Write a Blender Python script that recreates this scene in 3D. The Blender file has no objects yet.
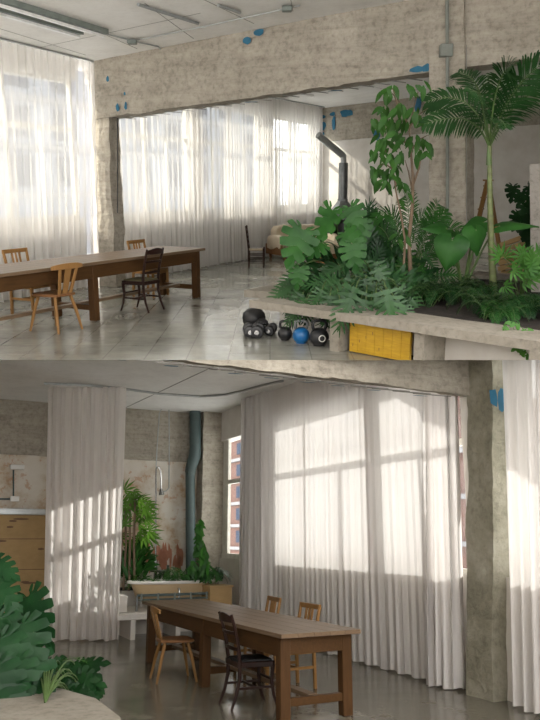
import bpy, bmesh, math, random
from mathutils import Vector, Matrix, noise
V = Vector
PI = math.pi
FOC = 750.0
C = bpy.context.scene.collection
rnd = random.Random(7)

# ------------------------------------------------------------------ frames
class Frame:
    """One room: room coordinates (x right, y forward, z up, floor z=0) <-> world."""
    def __init__(s, horizon, h, lower):
        s.h = h; s.lower = lower
        a = math.atan((360 - horizon) / FOC)
        s.R = Matrix.Rotation(a, 4, 'X')
        s.M = s.R @ Matrix.Translation((0, 0, -h))
        s.Ri = s.R.inverted()
        s.o = V((0, 0, h))
    def ray(s, px, py): return s.Ri @ V((px - 270, FOC, 360 - py))
    def fl(s, px, py, z=0.0):
        r = s.ray(px, py); return s.o + r * ((z - s.h) / r.z)
    def pl(s, px, py, A, B):
        n = V((B[1] - A[1], -(B[0] - A[0]), 0)); r = s.ray(px, py)
        return s.o + r * (n.dot(V((A[0], A[1], 0)) - s.o) / n.dot(r))
    def at(s, px, py, depth):
        r = s.ray(px, py); return s.o + r * (depth / r.y)
U = Frame(187, 1.68, False)
L = Frame(537, 1.60, True)
CUR = [U]

# ------------------------------------------------------------------ mesh builder
class MB:
    def __init__(s): s.v = []; s.f = []; s.m = []; s.uv = None
    def add(s, vs, fs, mi=0, M=None):
        b = len(s.v)
        for p in vs: s.v.append((M @ V(p)) if M is not None else V(p))
        for q in fs: s.f.append(tuple(b + i for i in q)); s.m.append(mi)
        return s
    def box(s, x0, x1, y0, y1, z0, z1, mi=0, M=None):
        vs = [(x, y, z) for x in (x0, x1) for y in (y0, y1) for z in (z0, z1)]
        return s.add(vs, [(0,1,3,2),(4,6,7,5),(0,4,5,1),(2,3,7,6),(0,2,6,4),(1,5,7,3)], mi, M)
    def bar(s, p, q, w, h, up=(0,0,1), mi=0, w2=None, h2=None, M=None):
        p = V(p); q = V(q); d = (q - p).normalized(); u = V(up)
        x = d.cross(u)
        if x.length < 1e-4: x = d.cross(V((1, 0, 0)))
        x.normalize(); y = x.cross(d)
        w2 = w if w2 is None else w2; h2 = h if h2 is None else h2
        vs = []
        for c, a, b in ((p, w/2, h/2), (q, w2/2, h2/2)):
            vs += [c - x*a - y*b, c + x*a - y*b, c + x*a + y*b, c - x*a + y*b]
        return s.add(vs, [(0,3,2,1),(4,5,6,7),(0,1,5,4),(1,2,6,5),(2,3,7,6),(3,0,4,7)], mi, M)
    def tube(s, pts, r, n=8, mi=0, cap=True, M=None):
        pts = [V(p) for p in pts]; m = len(pts)
        rs = r if isinstance(r, (list, tuple)) else [r] * m
        vs = []; fs = []; x = None
        for i, p in enumerate(pts):
            d = (pts[min(i+1, m-1)] - pts[max(i-1, 0)]).normalized()
            if x is None:
                x = d.orthogonal().normalized()
            else:
                x = (x - d * x.dot(d)).normalized()
            y = d.cross(x)
            for k in range(n):
                a = 2*PI*k/n; vs.append(p + (x*math.cos(a) + y*math.sin(a)) * rs[i])
        for i in range(m-1):
            for k in range(n):
                a = i*n+k; b = i*n+(k+1) % n; fs.append((a, b, b+n, a+n))
        if cap:
            fs.append(tuple(range(n-1, -1, -1))); fs.append(tuple((m-1)*n+k for k in range(n)))
        return s.add(vs, fs, mi, M)
    def lathe(s, prof, n=24, mi=0, M=None, sx=1, sy=1, cap=True):
        vs = []; fs = []; m = len(prof)
        for r, z in prof:
            for k in range(n):
                a = 2*PI*k/n; vs.append((r*math.cos(a)*sx, r*math.sin(a)*sy, z))
        for i in range(m-1):
            for k in range(n):
                a = i*n+k; b = i*n+(k+1) % n; fs.append((a, b, b+n, a+n))
        if cap:
            fs.append(tuple(range(n-1, -1, -1))); fs.append(tuple((m-1)*n+k for k in range(n)))
        return s.add(vs, fs, mi, M)
    def prism(s, poly, z0, z1, mi=0, M=None):
        n = len(poly)
        vs = [(x, y, z0) for x, y in poly] + [(x, y, z1) for x, y in poly]
        fs = [tuple(range(n-1, -1, -1)), tuple(range(n, 2*n))] + [(i, (i+1) % n, n+(i+1) % n, n+i) for i in range(n)]
        return s.add(vs, fs, mi, M)
    def hexa(s, c, n=(1,1,1), amp=0.0, mi=0, sc=3.0, seed=0):
        """c = 8 corners ordered x,y,z (z fastest); gridded faces with rough noise"""
        c = [V(p) for p in c]
        def tri(u, v, w):
            a = c[0].lerp(c[4], u); b = c[1].lerp(c[5], u); d = c[2].lerp(c[6], u); e = c[3].lerp(c[7], u)
            return a.lerp(d, v).lerp(b.lerp(e, v), w)
        def dis(p):
            if amp == 0: return p
            q = p * sc + V((seed, seed*2.3, 0))
            e = noise.noise_vector(q) + 0.5 * noise.noise_vector(q * 3.1) + .35 * noise.noise_vector(q * 8)
            return p + e * amp
        nx, ny, nz = n
        for (a, b, fn) in ((ny, nz, lambda i, j: (0, i, j)), (ny, nz, lambda i, j: (1, i, j)),
                           (nx, nz, lambda i, j: (i, 0, j)), (nx, nz, lambda i, j: (i, 1, j)),
                           (nx, ny, lambda i, j: (i, j, 0)), (nx, ny, lambda i, j: (i, j, 1))):
            vs = [dis(tri(*fn(i/a, j/b))) for i in range(a+1) for j in range(b+1)]
            fs = [(i*(b+1)+j, (i+1)*(b+1)+j, (i+1)*(b+1)+j+1, i*(b+1)+j+1) for i in range(a) for j in range(b)]
            s.add(vs, fs, mi)
        s.weld = True
        return s
    def build(s, name, mats, parent=None, M=None, smooth=False, bevel=0, frame=None, kind=None):
        me = bpy.data.meshes.new(name)
        me.from_pydata([tuple(p) for p in s.v], [], s.f)
        if not isinstance(mats, (list, tuple)): mats = [mats]
        for m in mats: me.materials.append(m)
        me.polygons.foreach_set('material_index', s.m)
        bm = bmesh.new(); bm.from_mesh(me)
        if getattr(s, 'weld', False): bmesh.ops.remove_doubles(bm, verts=bm.verts, dist=1e-4)
        if not getattr(s, 'sheet', False): bmesh.ops.recalc_face_normals(bm, faces=bm.faces)
        if bevel:
            ed = [e for e in bm.edges if len(e.link_faces) == 2 and e.calc_face_angle(0) > 0.5]
            bmesh.ops.bevel(bm, geom=ed, offset=bevel, segments=1, profile=0.5, affect='EDGES', clamp_overlap=True)
        bm.to_mesh(me); bm.free()
        if smooth:
            me.polygons.foreach_set('use_smooth', [True]*len(me.polygons))
            if smooth != 'all':
                try: me.set_sharp_from_angle(angle=math.radians(40))
                except Exception: pass
        me.update()
        o = bpy.data.objects.new(name, me); C.objects.link(o)
        if parent is not None:
            o.parent = parent
            if M is not None: o.matrix_local = M
        else:
            o.matrix_world = CUR[0].M @ (M if M is not None else Matrix.Identity(4))
        if kind: o['kind'] = kind
        return o

def tag(o, label, cat, group=None, kind=None):
    o['label'] = label; o['category'] = cat
    if group: o['group'] = group
    if kind: o['kind'] = kind
    return o
def thing(name, label, cat, loc, rz=0.0, group=None, scale=1.0):
    o = bpy.data.objects.new(name, None); o.empty_display_size = .1; C.objects.link(o)
    o.matrix_world = place(loc, rz, scale)
    return tag(o, label, cat, group)
def place(loc, rz=0.0, scale=1.0):
    return CUR[0].M @ Matrix.Translation(V(loc)) @ Matrix.Rotation(rz, 4, 'Z') @ Matrix.Scale(scale, 4)
def dup(src, loc, rz, label, group=None, frame=None, scale=1.0):
    r = src.copy(); C.objects.link(r)
    r.matrix_world = place(loc, rz, scale)
    r['label'] = label
    if group: r['group'] = group
    elif 'group' in r.keys(): del r['group']
    for ch in [o for o in bpy.data.objects if o.parent == src]:
        c = ch.copy(); C.objects.link(c); c.parent = r; c.matrix_parent_inverse = ch.matrix_parent_inverse.copy(); c.matrix_local = ch.matrix_local.copy()
        for g in [o for o in bpy.data.objects if o.parent == ch]:
            e = g.copy(); C.objects.link(e); e.parent = c; e.matrix_local = g.matrix_local.copy()
    return r

# ------------------------------------------------------------------ materials
def NT(name):
    m = bpy.data.materials.new(name); m.use_nodes = True
    nt = m.node_tree; b = nt.nodes['Principled BSDF']
    return m, nt, b
def n_(nt, t, **k):
    n = nt.nodes.new(t)
    for a, v in k.items(): setattr(n, a, v)
    return n
def ramp(nt, src, stops):
    r = n_(nt, 'ShaderNodeValToRGB'); e = r.color_ramp.elements
    while len(e) < len(stops): e.new(0.5)
    for i, (p, c) in enumerate(stops):
        e[i].position = p; e[i].color = (*c, 1) if len(c) == 3 else c
    nt.links.new(src, r.inputs[0]); return r.outputs[0]
def coords(nt, scale=(1,1,1), gen='Object', rot=(0,0,0)):
    tc = n_(nt, 'ShaderNodeTexCoord'); mp = n_(nt, 'ShaderNodeMapping')
    mp.inputs['Scale'].default_value = scale; mp.inputs['Rotation'].default_value = rot
    nt.links.new(tc.outputs[gen], mp.inputs[0]); return mp.outputs[0]
def noise_n(nt, vec, scale, detail=6, rough=.6, dist=0):
    n = n_(nt, 'ShaderNodeTexNoise'); n.inputs['Scale'].default_value = scale
    n.inputs['Detail'].default_value = detail; n.inputs['Roughness'].default_value = rough
    n.inputs['Distortion'].default_value = dist
    nt.links.new(vec, n.inputs['Vector']); return n.outputs['Fac']
def mixc(nt, fac, a, b, mode='MIX'):
    m = n_(nt, 'ShaderNodeMix', data_type='RGBA', blend_type=mode)
    for i, x in ((0, fac), (6, a), (7, b)):
        if isinstance(x, (int, float)): m.inputs[i].default_value = x
        elif isinstance(x, tuple): m.inputs[i].default_value = (*x, 1)
        else: nt.links.new(x, m.inputs[i])
    return m.outputs[2]
def bump(nt, b, h, strength=.3, dist=.02):
    n = n_(nt, 'ShaderNodeBump'); n.inputs['Strength'].default_value = strength; n.inputs['Distance'].default_value = dist
    nt.links.new(h, n.inputs['Height']); nt.links.new(n.outputs[0], b.inputs['Normal'])
def simple(name, c1, c2=None, rough=.5, scale=8, bmp=0, metal=0, stretch=(1,1,1), detail=5, lo=.35, hi=.65, spec=None):
    m, nt, b = NT(name)
    b.inputs['Roughness'].default_value = rough; b.inputs['Metallic'].default_value = metal
    if spec is not None: b.inputs['Specular IOR Level'].default_value = spec
    if c2 is None: c2 = tuple(x*.82 for x in c1)
    f = noise_n(nt, coords(nt, stretch), scale, detail)
    nt.links.new(ramp(nt, f, [(lo, c2), (hi, c1)]), b.inputs['Base Color'])
    if bmp: bump(nt, b, f, bmp, .01)
    return m
def wood(name, c1, c2, rough=.45, axis='X', scale=6):
    m, nt, b = NT(name); st = {'X': (.6, 7, 7), 'Y': (7, .6, 7), 'Z': (7, 7, .6)}[axis]
    v = coords(nt, st)
    f = noise_n(nt, v, scale, 7, .65, .6); f2 = noise_n(nt, coords(nt), 2.2, 3)
    col = ramp(nt, f, [(.3, c2), (.7, c1)])
    col = mixc(nt, .5, col, ramp(nt, f2, [(.35, tuple(x*.7 for x in c1)), (.65, c1)]), 'MIX')
    nt.links.new(col, b.inputs['Base Color']); b.inputs['Roughness'].default_value = rough; b.inputs['Specular IOR Level'].default_value = .12
    bump(nt, b, f, .12, .004)
    return m
def concrete(name, base, dark, light, rough=.9, bands=True, bstr=.6, fine=.45):
    m, nt, b = NT(name)
    f1 = noise_n(nt, coords(nt), 2.0, 9, .65); f2 = noise_n(nt, coords(nt), 14, 8, .7)
    col = ramp(nt, f1, [(.3, dark), (.5, base), (.72, light)])
    col = mixc(nt, fine, col, ramp(nt, f2, [(.36, tuple(x*.35 for x in dark)), (.5, base), (.75, light)]))
    h = f2
    if bands:
        f3 = noise_n(nt, coords(nt, (.6, .6, 6)), 1.3, 8, .75, .8)
        col = mixc(nt, .30, col, ramp(nt, f3, [(.34, tuple(x*.6 for x in dark)), (.5, base), (.66, light)]))
        mx = n_(nt, 'ShaderNodeMath', operation='ADD'); nt.links.new(f2, mx.inputs[0]); nt.links.new(f3, mx.inputs[1]); h = mx.outputs[0]
    nt.links.new(col, b.inputs['Base Color']); b.inputs['Roughness'].default_value = rough
    b.inputs['Specular IOR Level'].default_value = .2
    bump(nt, b, h, bstr, .03)
    return m
def leafmat(name, c1, c2, rough=.38, trans=.25, spec=.22):
    m, nt, b = NT(name)
    f = noise_n(nt, coords(nt), 3.5, 3)
    col = ramp(nt, f, [(.35, c2), (.65, c1)])
    nt.links.new(col, b.inputs['Base Color']); b.inputs['Roughness'].default_value = rough
    b.inputs['Specular IOR Level'].default_value = spec
    t = n_(nt, 'ShaderNodeBsdfTranslucent'); mx = n_(nt, 'ShaderNodeMixShader'); mx.inputs[0].default_value = trans
    nt.links.new(mixc(nt, 1.0, col, (1.0, 1.0, .45), 'MULTIPLY'), t.inputs[0])
    nt.links.new(b.outputs[0], mx.inputs[1]); nt.links.new(t.outputs[0], mx.inputs[2])
    nt.links.new(mx.outputs[0], nt.nodes['Material Output'].inputs[0])
    return m
def sheer(name, col, transp=.35, transl=.5):
    m, nt, b = NT(name); nt.nodes.remove(b)
    d = n_(nt, 'ShaderNodeBsdfDiffuse'); t = n_(nt, 'ShaderNodeBsdfTranslucent'); p = n_(nt, 'ShaderNodeBsdfTransparent')
    f = noise_n(nt, coords(nt, (60, 60, 1.0)), 1.0, 3)
    cc = ramp(nt, f, [(.3, tuple(x*.93 for x in col)), (.7, col)])
    nt.links.new(cc, d.inputs[0]); nt.links.new(cc, t.inputs[0])
    a = n_(nt, 'ShaderNodeMixShader'); a.inputs[0].default_value = transl
    nt.links.new(d.outputs[0], a.inputs[1]); nt.links.new(t.outputs[0], a.inputs[2])
    c = n_(nt, 'ShaderNodeMixShader'); c.inputs[0].default_value = transp
    nt.links.new(a.outputs[0], c.inputs[1]); nt.links.new(p.outputs[0], c.inputs[2])
    nt.links.new(c.outputs[0], nt.nodes['Material Output'].inputs[0])
    return m
def floor_mat(name, c1, c2, r0, r1, tile, ang):
    m, nt, b = NT(name)
    v = coords(nt, (1,1,1), 'Object', (0, 0, ang))
    f1 = noise_n(nt, v, 1.1, 8, .65, .4); f2 = noise_n(nt, v, 6, 6, .7)
    col = ramp(nt, f1, [(.32, c2), (.68, c1)])
    col = mixc(nt, .3, col, ramp(nt, f2, [(.3, tuple(x*.7 for x in c2)), (.7, tuple(x*1.2 for x in c1))]))
    rg = ramp(nt, f1, [(.3, (r0,)*3), (.7, (r1,)*3)])
    if tile:
        br = n_(nt, 'ShaderNodeTexBrick'); nt.links.new(v, br.inputs['Vector'])
        br.offset = 0.0; br.inputs['Scale'].default_value = 1.0
        br.inputs['Brick Width'].default_value = tile; br.inputs['Row Height'].default_value = tile
        br.inputs['Mortar Size'].default_value = .006; br.inputs['Bias'].default_value = 0
        br.inputs['Color1'].default_value = (1,1,1,1); br.inputs['Color2'].default_value = (.8,.8,.8,1); br.inputs['Mortar'].default_value = (.55,.55,.55,1)
        col = mixc(nt, .8, col, br.outputs['Color'], 'MULTIPLY')
    nt.links.new(col, b.inputs['Base Color']); nt.links.new(rg, b.inputs['Roughness'])
    b.inputs['Specular IOR Level'].default_value = .6
    bump(nt, b, f2, .05, .01)
    return m
M = {}
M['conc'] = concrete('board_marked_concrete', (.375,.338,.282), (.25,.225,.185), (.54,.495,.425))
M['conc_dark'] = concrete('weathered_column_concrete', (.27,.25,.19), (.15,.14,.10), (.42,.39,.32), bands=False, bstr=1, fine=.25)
M['conc_light'] = concrete('pale_concrete', (.33,.305,.275), (.25,.23,.205), (.40,.375,.34), bands=False, bstr=.35)
M['bench'] = concrete('cast_bench_concrete', (.31,.28,.235), (.23,.205,.17), (.39,.355,.305), bands=False, bstr=.2, fine=.3)
M['blue'] = simple('blue_paint', (.02,.14,.24), rough=.7)
M['ceil'] = concrete('white_painted_ceiling', (.76,.745,.72), (.68,.665,.64), (.80,.79,.77), bands=False, bstr=.15, fine=.08)
M['plaster'] = simple('white_plaster', (.66,.63,.59), (.54,.50,.45), rough=.9, scale=1.6, bmp=.1, detail=9)
M['line'] = simple('dark_joint', (.28,.27,.25), rough=.8)
M['floor_u'] = floor_mat('polished_tile_floor', (.34,.335,.29), (.22,.22,.19), .10, .28, .42, 0.0)
M['floor_l'] = floor_mat('polished_concrete_floor', (.20,.183,.145), (.115,.106,.082), .10, .26, 0, 0.0)
M['sheer'] = sheer('sheer_white_voile', (.80,.775,.75), .38, .28)
M['sheer_l'] = sheer('sheer_white_voile_sunny', (.76,.725,.70), .06, .25)
M['sheer2'] = sheer('sheer_white_voile_dense', (.86,.82,.79), .12, .45)
M['frame'] = simple('painted_window_frame', (.70,.67,.60), rough=.5)
M['fdark'] = simple('grey_metal', (.20,.21,.21), rough=.4, metal=.6)
M['galv'] = simple('galvanised_steel', (.42,.44,.44), rough=.4, metal=.5)
M['white'] = simple('white_enamel', (.75,.74,.71), (.70,.69,.66), rough=.35)
M['pipe'] = simple('teal_grey_pipe', (.07,.105,.105), rough=.5)
M['wtop'] = wood('worn_oak_top', (.33,.215,.125), (.19,.115,.065), .38, 'Y')
M['wleg'] = wood('dark_oak_frame', (.20,.105,.05), (.10,.05,.024), .45, 'Y')
M['honey'] = wood('honey_beech', (.30,.16,.058), (.20,.10,.034), .4, 'Z')
M['honeyd'] = wood('brown_beech_seat', (.22,.105,.045), (.13,.06,.025), .4, 'Y')
M['ebony'] = wood('dark_mahogany', (.030,.014,.011), (.014,.008,.006), .35, 'Z')
M['olive'] = simple('olive_seat_fabric', (.12,.105,.05), rough=.8, scale=30)
M['greypad'] = simple('grey_seat_pad', (.30,.28,.22), rough=.85, scale=30)
M['rush'] = simple('rush_weave', (.30,.24,.16), rough=.8, scale=40)
M['black'] = simple('black_iron', (.022,.022,.024), (.012,.012,.013), rough=.42)
M['chrome'] = simple('steel_handle', (.5,.5,.5), rough=.25, metal=1)
M['bluekb'] = simple('blue_enamel', (.012,.13,.34), (.01,.10,.28), rough=.35)
M['yellow'] = simple('yellow_formwork_board', (.56,.34,.02), (.46,.26,.015), rough=.5, stretch=(1,1,6))
M['ply'] = wood('plywood', (.46,.31,.15), (.37,.24,.11), .6, 'X', 3)
M['plydark'] = simple('knot_brown', (.16,.08,.035), rough=.6)
M['cream'] = simple('cream_leather', (.62,.53,.40), (.50,.41,.29), rough=.5, scale=5)
M['soil'] = simple('dark_soil', (.035,.025,.02), (.015,.011,.009), rough=.95, scale=20, bmp=.5)
M['bark'] = simple('tree_bark', (.20,.14,.09), (.12,.08,.05), rough=.8, scale=12, stretch=(1,1,.3))
M['l_dark'] = leafmat('leaf_dark', (.016,.065,.016), (.008,.034,.010), .33, .12)
M['l_mid'] = leafmat('leaf_mid', (.036,.130,.024), (.017,.072,.014), .38, .25)
M['l_bright'] = leafmat('leaf_bright', (.09,.24,.045), (.05,.16,.03), .42, .35)
M['l_dark2'] = leafmat('palm_frond_green', (.024,.080,.020), (.012,.045,.012), .4, .2)
M['l_gloss'] = leafmat('glossy_monstera_green', (.016,.066,.020), (.008,.036,.012), .3, .12, .16)
M['palmtrunk'] = simple('ringed_palm_trunk', (.16,.20,.07), (.10,.11,.045), rough=.55, scale=3, stretch=(1,1,4))
M['patch'] = simple('bare_brick_red', (.46,.21,.13), (.34,.14,.085), rough=.9, scale=6)
M['l_silver'] = leafmat('leaf_silvery', (.045,.115,.038), (.022,.062,.022), .26, .12)
M['l_tree'] = leafmat('leaf_fresh', (.055,.155,.030), (.030,.095,.020), .38, .3)
M['stem'] = simple('green_stem', (.10,.17,.05), (.07,.11,.035), rough=.5)
M['tanmat'] = simple('tan_enamel', (.50,.37,.22), (.45,.33,.19), rough=.5, scale=3)
M['bulb'] = simple('unlit_tube', (.80,.80,.78), rough=.3)
def brickm(name, c1, c2, mo, sc, w=.24, h=.075, msz=.012):
    m, nt, b = NT(name); v = coords(nt, (1,1,1), 'Object', (PI/2, 0, 0))
    br = n_(nt, 'ShaderNodeTexBrick'); nt.links.new(v, br.inputs['Vector'])
    br.inputs['Scale'].default_value = sc; br.inputs['Brick Width'].default_value = w; br.inputs['Row Height'].default_value = h
    br.inputs['Mortar Size'].default_value = msz
    br.inputs['Color1'].default_value = (*c1,1); br.inputs['Color2'].default_value = (*c2,1); br.inputs['Mortar'].default_value = (*mo,1)
    nt.links.new(br.outputs['Color'], b.inputs['Base Color']); b.inputs['Roughness'].default_value = .85
    return m
M['brick'] = brickm('old_brick', (.34,.12,.06), (.26,.085,.045), (.50,.42,.35), 1)
M['facade'] = simple('brick_facade', (.095,.045,.035), (.07,.035,.028), rough=.9, scale=3)
M['facband'] = simple('pale_facade_band', (.16,.16,.17), rough=.8)
M['glassb'] = simple('bluish_window_glass', (.04,.05,.075), (.03,.04,.06), rough=.9, spec=.0)
def glass():
    m, nt, b = NT('window_glass'); nt.nodes.remove(b)
    g = n_(nt, 'ShaderNodeBsdfGlossy'); g.inputs['Roughness'].default_value = .02
    t = n_(nt, 'ShaderNodeBsdfTransparent'); t.inputs[0].default_value = (.95,.97,.97,1)
    mx = n_(nt, 'ShaderNodeMixShader'); mx.inputs[0].default_value = .06
    nt.links.new(t.outputs[0], mx.inputs[1]); nt.links.new(g.outputs[0], mx.inputs[2])
    nt.links.new(mx.outputs[0], nt.nodes['Material Output'].inputs[0]); return m
M['glass'] = glass()

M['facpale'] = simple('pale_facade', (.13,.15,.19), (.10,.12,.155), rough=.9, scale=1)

M['l_yellow'] = leafmat('leaf_yellow_green', (.12,.26,.045), (.07,.17,.03), .45, .35)

M['condg'] = simple('grey_green_conduit', (.21,.225,.20), rough=.6)
EXPO = 0.17
# ================================================================== UPPER ROOM
CUR[0] = U
K = V((-3.01, 13.02, 0)); UD = V((.4635, .886, 0)); UN = V((.886, -.4635, 0))
def uw(s, t, z=0.0): return K + UD*s + UN*t + V((0, 0, z))
def ust(p): q = V(p) - K; return q.dot(UD), q.dot(UN), q.z
def uzc(s, t):
    b = 3.66 + .07*max(t, -.5)
    return b + (.017*s*(1 - .3*t/6) if s > 0 else -.02*s)
UM = Matrix(((UD.x, UN.x, 0, K.x), (UD.y, UN.y, 0, K.y), (0, 0, 1, 0), (0, 0, 0, 1)))  # (s,t,z) -> room
A0 = V((0.7369, 11.2986, 0)); LA = V((-.42733, .904095, 0)); LN = V((-.904095, -.42733, 0))
def lw(s, t, z=0.0): return A0 + LA*s + LN*t + V((0, 0, z))
LM = Matrix(((LA.x, LN.x, 0, A0.x), (LA.y, LN.y, 0, A0.y), (0, 0, 1, 0), (0, 0, 0, 1)))
def cs(f, s0, s1, t0, t1, z00, z01=None, zt=None):
    """8 corners of a block in wall coordinates; zt(s,t)->(z0,z1)"""
    out = []
    for s in (s0, s1):
        for t in (t0, t1):
            a, b = zt(s, t) if zt else (z00, z01)
            out += [f(s, t, a), f(s, t, b)]
    return out
def stbox(mb, f, s0, s1, t0, t1, z0, z1, mi=0):
    c = cs(f, s0, s1, t0, t1, z0, z1)
    return mb.add(c, [(0,1,3,2),(4,6,7,5),(0,4,5,1),(2,3,7,6),(0,2,6,4),(1,5,7,3)], mi)

# floor slab
m = MB(); stbox(m, uw, -14, 10.3, -.5, 9.5, -.35, 0); m.build('floor_upper', M['floor_u'], kind='structure')
# joints of the tiles are in the material; ceiling as a gently pitched sheet with thickness
m = MB(); ns, nt_ = 26, 16
vs = []; fs = []
for i in range(ns+1):
    for j in range(nt_+1):
        s = -14 + 24.3*i/ns; t = -.6 + 10.1*j/nt_
        vs.append(uw(s, t, uzc(s, t)))
nb = len(vs); vs += [p + V((0, 0, .25)) for p in vs]
for i in range(ns):
    for j in range(nt_):
        a = i*(nt_+1)+j; q = (a, a+1, a+nt_+2, a+nt_+1); fs.append(q); fs.append(tuple(nb+k for k in reversed(q)))
m.add(vs, fs)
# board joints in the ceiling
for s0, t0, s1, t1 in ((-3.2,.6,-.4,.35),(-2.4,1.6,-.2,1.2),(-2.0,2.7,-.15,2.2),(-3,3.4,-.3,3.3),(-1.2,.0,-1.2,3),(.8,.5,7.5,.7),(1.5,2.2,8.5,2.4),(-3.5,-.1,-1,-.1),(-1.9,4.6,-.5,4.0)):
    m.bar(uw(s0, t0, uzc(s0, t0)-.001), uw(s1, t1, uzc(s1, t1)-.001), .008, .004, mi=1)
m.build('ceiling_upper', [M['ceil'], M['line']], kind='structure')
# concrete beam across
def blob(mb, f, c, du, dv, n, mi, seed):
    """irregular paint mark on a surface: centre c, axes du, dv, normal n"""
    r = random.Random(seed); k = 9; vs = [c + n]
    for i in range(k):
        a = 2*PI*i/k; q = .75 + .4*r.random(); vs.append(c + du*math.cos(a)*q + dv*math.sin(a)*q + n)
    mb.add(vs, [(0, 1+i, 1+(i+1) % k) for i in range(k)], mi)
def bz0(t): return 2.765 + .064*t
m = MB()
m.hexa(cs(uw, 0, .34, .12, 9.5, 0, 0, lambda s, t: (bz0(t), uzc(0, t)+.12)), (4, 110, 12), .022)
for q, a, b in (((109,79),.03,.05),((126,94),.02,.03),((119,108),.035,.07),((127,106),.03,.07),((248,41),.07,.05),((260,33),.09,.05),((417,70),.10,.045),((427,68),.07,.05)):
    blob(m, uw, U.pl(q[0], q[1], K, K+UN), UN*a, V((0,0,b)), -UD*.035, 1, q[0])
for k in range(22):
    t = .6 + k*.23; m.bar(uw(.03, t, bz0(t)-.028), uw(.33, t+.12, bz0(t)-.028), .012, .01, mi=2)
for t in (3.0, 4.35):
    blob(m, uw, uw(.15, t, bz0(t)-.03), UN*.13, UD*.06, V((0,0,-.012)), 1, 3)
m.build('ceiling_beam_upper', [M['conc'], M['blue'], M['line']], kind='structure')
# window column at the left end of the beam
m = MB(); m.hexa(cs(uw, 0.02, .30, .04, .40, 0, 0, lambda s, t: (0, 2.95 + .04*t if t > 0 else 3.9)), (4, 8, 34), .025)
m.build('wall_column_upper', M['conc'], kind='structure')
# main pillar (leans with the plumb line of the picture only as much as the room does)
def px_block(fr, pts, n, amp, s1, seed=0): ...
PB = [(5.78, 6.36), (5.74, 6.22)]   # t at floor, t at ceiling
c = []
for s in (-.05, .42):
    for k in (0, 1):
        c += [uw(s, (5.90, 6.42)[k] - .0, 0), uw(s, (5.70, 6.14)[k], 4.15)]
m = MB(); m.hexa(c, (5, 6, 44), .014, seed=4)
m.bar(U.pl(466.5, 45, K-UD*.07, K-UD*.07+UN), U.pl(466.5, 300, K-UD*.07, K-UD*.07+UN), .012, .008, mi=1)
m.build('wall_pillar_upper', [M['conc'], M['line']], kind='structure')
# far wall with concrete band and white plaster
def bandz(t): return 2.93 + .045*t
m = MB(); m.hexa(cs(uw, 10, 10.3, -.42, 9.5, 0, 0, lambda s, t: (bandz(t), 4.1+.03*t)), (1, 70, 8), .018)
for q, a, b in (((323,117),.12,.05),((333,114),.09,.05),((345,113),.14,.10),((324,126),.07,.12),((334,123),.06,.22),((323,134),.07,.06),((350,113),.12,.08),((377,135),.10,.14),((418,104),.1,.22)):
    blob(m, uw, U.pl(q[0], q[1], uw(10, 0), uw(10, 0)+UN), UN*a, V((0,0,b)), -UD*.03, 1, q[0]+3)
m.build('wall_back_upper', [M['conc'], M['blue']], kind='structure')
m = MB(); c = cs(uw, 10.03, 10.25, -.42, 9.5, 0, 0, lambda s, t: (0, bandz(t)))
m.hexa(c, (1, 60, 14), .006); m.build('wall_plaster_upper', M['plaster'], kind='structure')
# window wall: sill wall, head, piers
def window_wall(f, name, segs, piers, z0, z1, ztop, tin, thick, mat):
    m = MB()
    for s0, s1 in segs:
        m.hexa(cs(f, s0, s1, tin-thick, tin, 0, z0), (max(1, int((s1-s0)/.3)), 1, 4), .008)
        m.hexa(cs(f, s0, s1, tin-thick, tin, z1, ztop), (max(1, int((s1-s0)/.3)), 1, 3), .008)
    for s0, s1 in piers: m.hexa(cs(f, s0, s1, tin-thick, tin-.002, z0-.02, z1+.02), (2, 1, 9), .008)
    return m.build(name, mat, kind='structure')
window_wall(uw, 'wall_left_upper', [(-17, 0), (.5, 10.1)], [(-17,-6.1),(-3.2,-2.95),(3.45,3.75),(6.55,6.85),(9.75,10.1)], 1.16, 3.4, 4.1, -.22, .25, M['plaster'])
def window(f, name, s0, s1, z0, z1, t, mull, trans, w=.05, fm=None):
    """one window: fixed frame with bars, one glass pane sheet behind"""
    fm = fm or M['frame']
    m = MB()
    for a, b, c, d in ((s0, s1, z0, z0+w), (s0, s1, z1-w, z1), (s0, s0+w, z0, z1), (s1-w, s1, z0, z1)):
        stbox(m, f, a, b, t-.05, t+.03, c, d)
    for x in mull:
        stbox(m, f, x[0]-x[3]/2, x[0]+x[3]/2, t-.04, t+.02, x[1], x[2])
    for z in trans: stbox(m, f, s0+w, s1-w, t-.045, t+.025, z-.04, z+.04)
    o = m.build(name, fm, kind='structure')
    g = MB(); stbox(g, f, s0+w, s1-w, t-.012, t-.006, z0+w, z1-w)
    g.build('window_pane', M['glass'], parent=o)
    return o
wn = 1
for s0, s1 in ((-6.1,-3.2),(-2.95,0),(.5,3.45),(3.75,6.55),(6.85,9.75)):
    mid = (s0+s1)/2; q = (s1-s0)/4
    window(uw, 'window_%d' % wn, s0, s1, 1.16, 3.4, -.36, [(mid,1.16,3.4,.05),(mid-q,1.16,2.6,.035),(mid+q,1.16,2.6,.035)], [2.62]); wn += 1
# enclosing side wall beyond the frame on the right, solid end behind it
m = MB(); stbox(m, uw, -3, 10.2, 9.35, 9.5, -.2, 4.9); m.build('wall_right_upper', M['plaster'], kind='structure')
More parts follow.
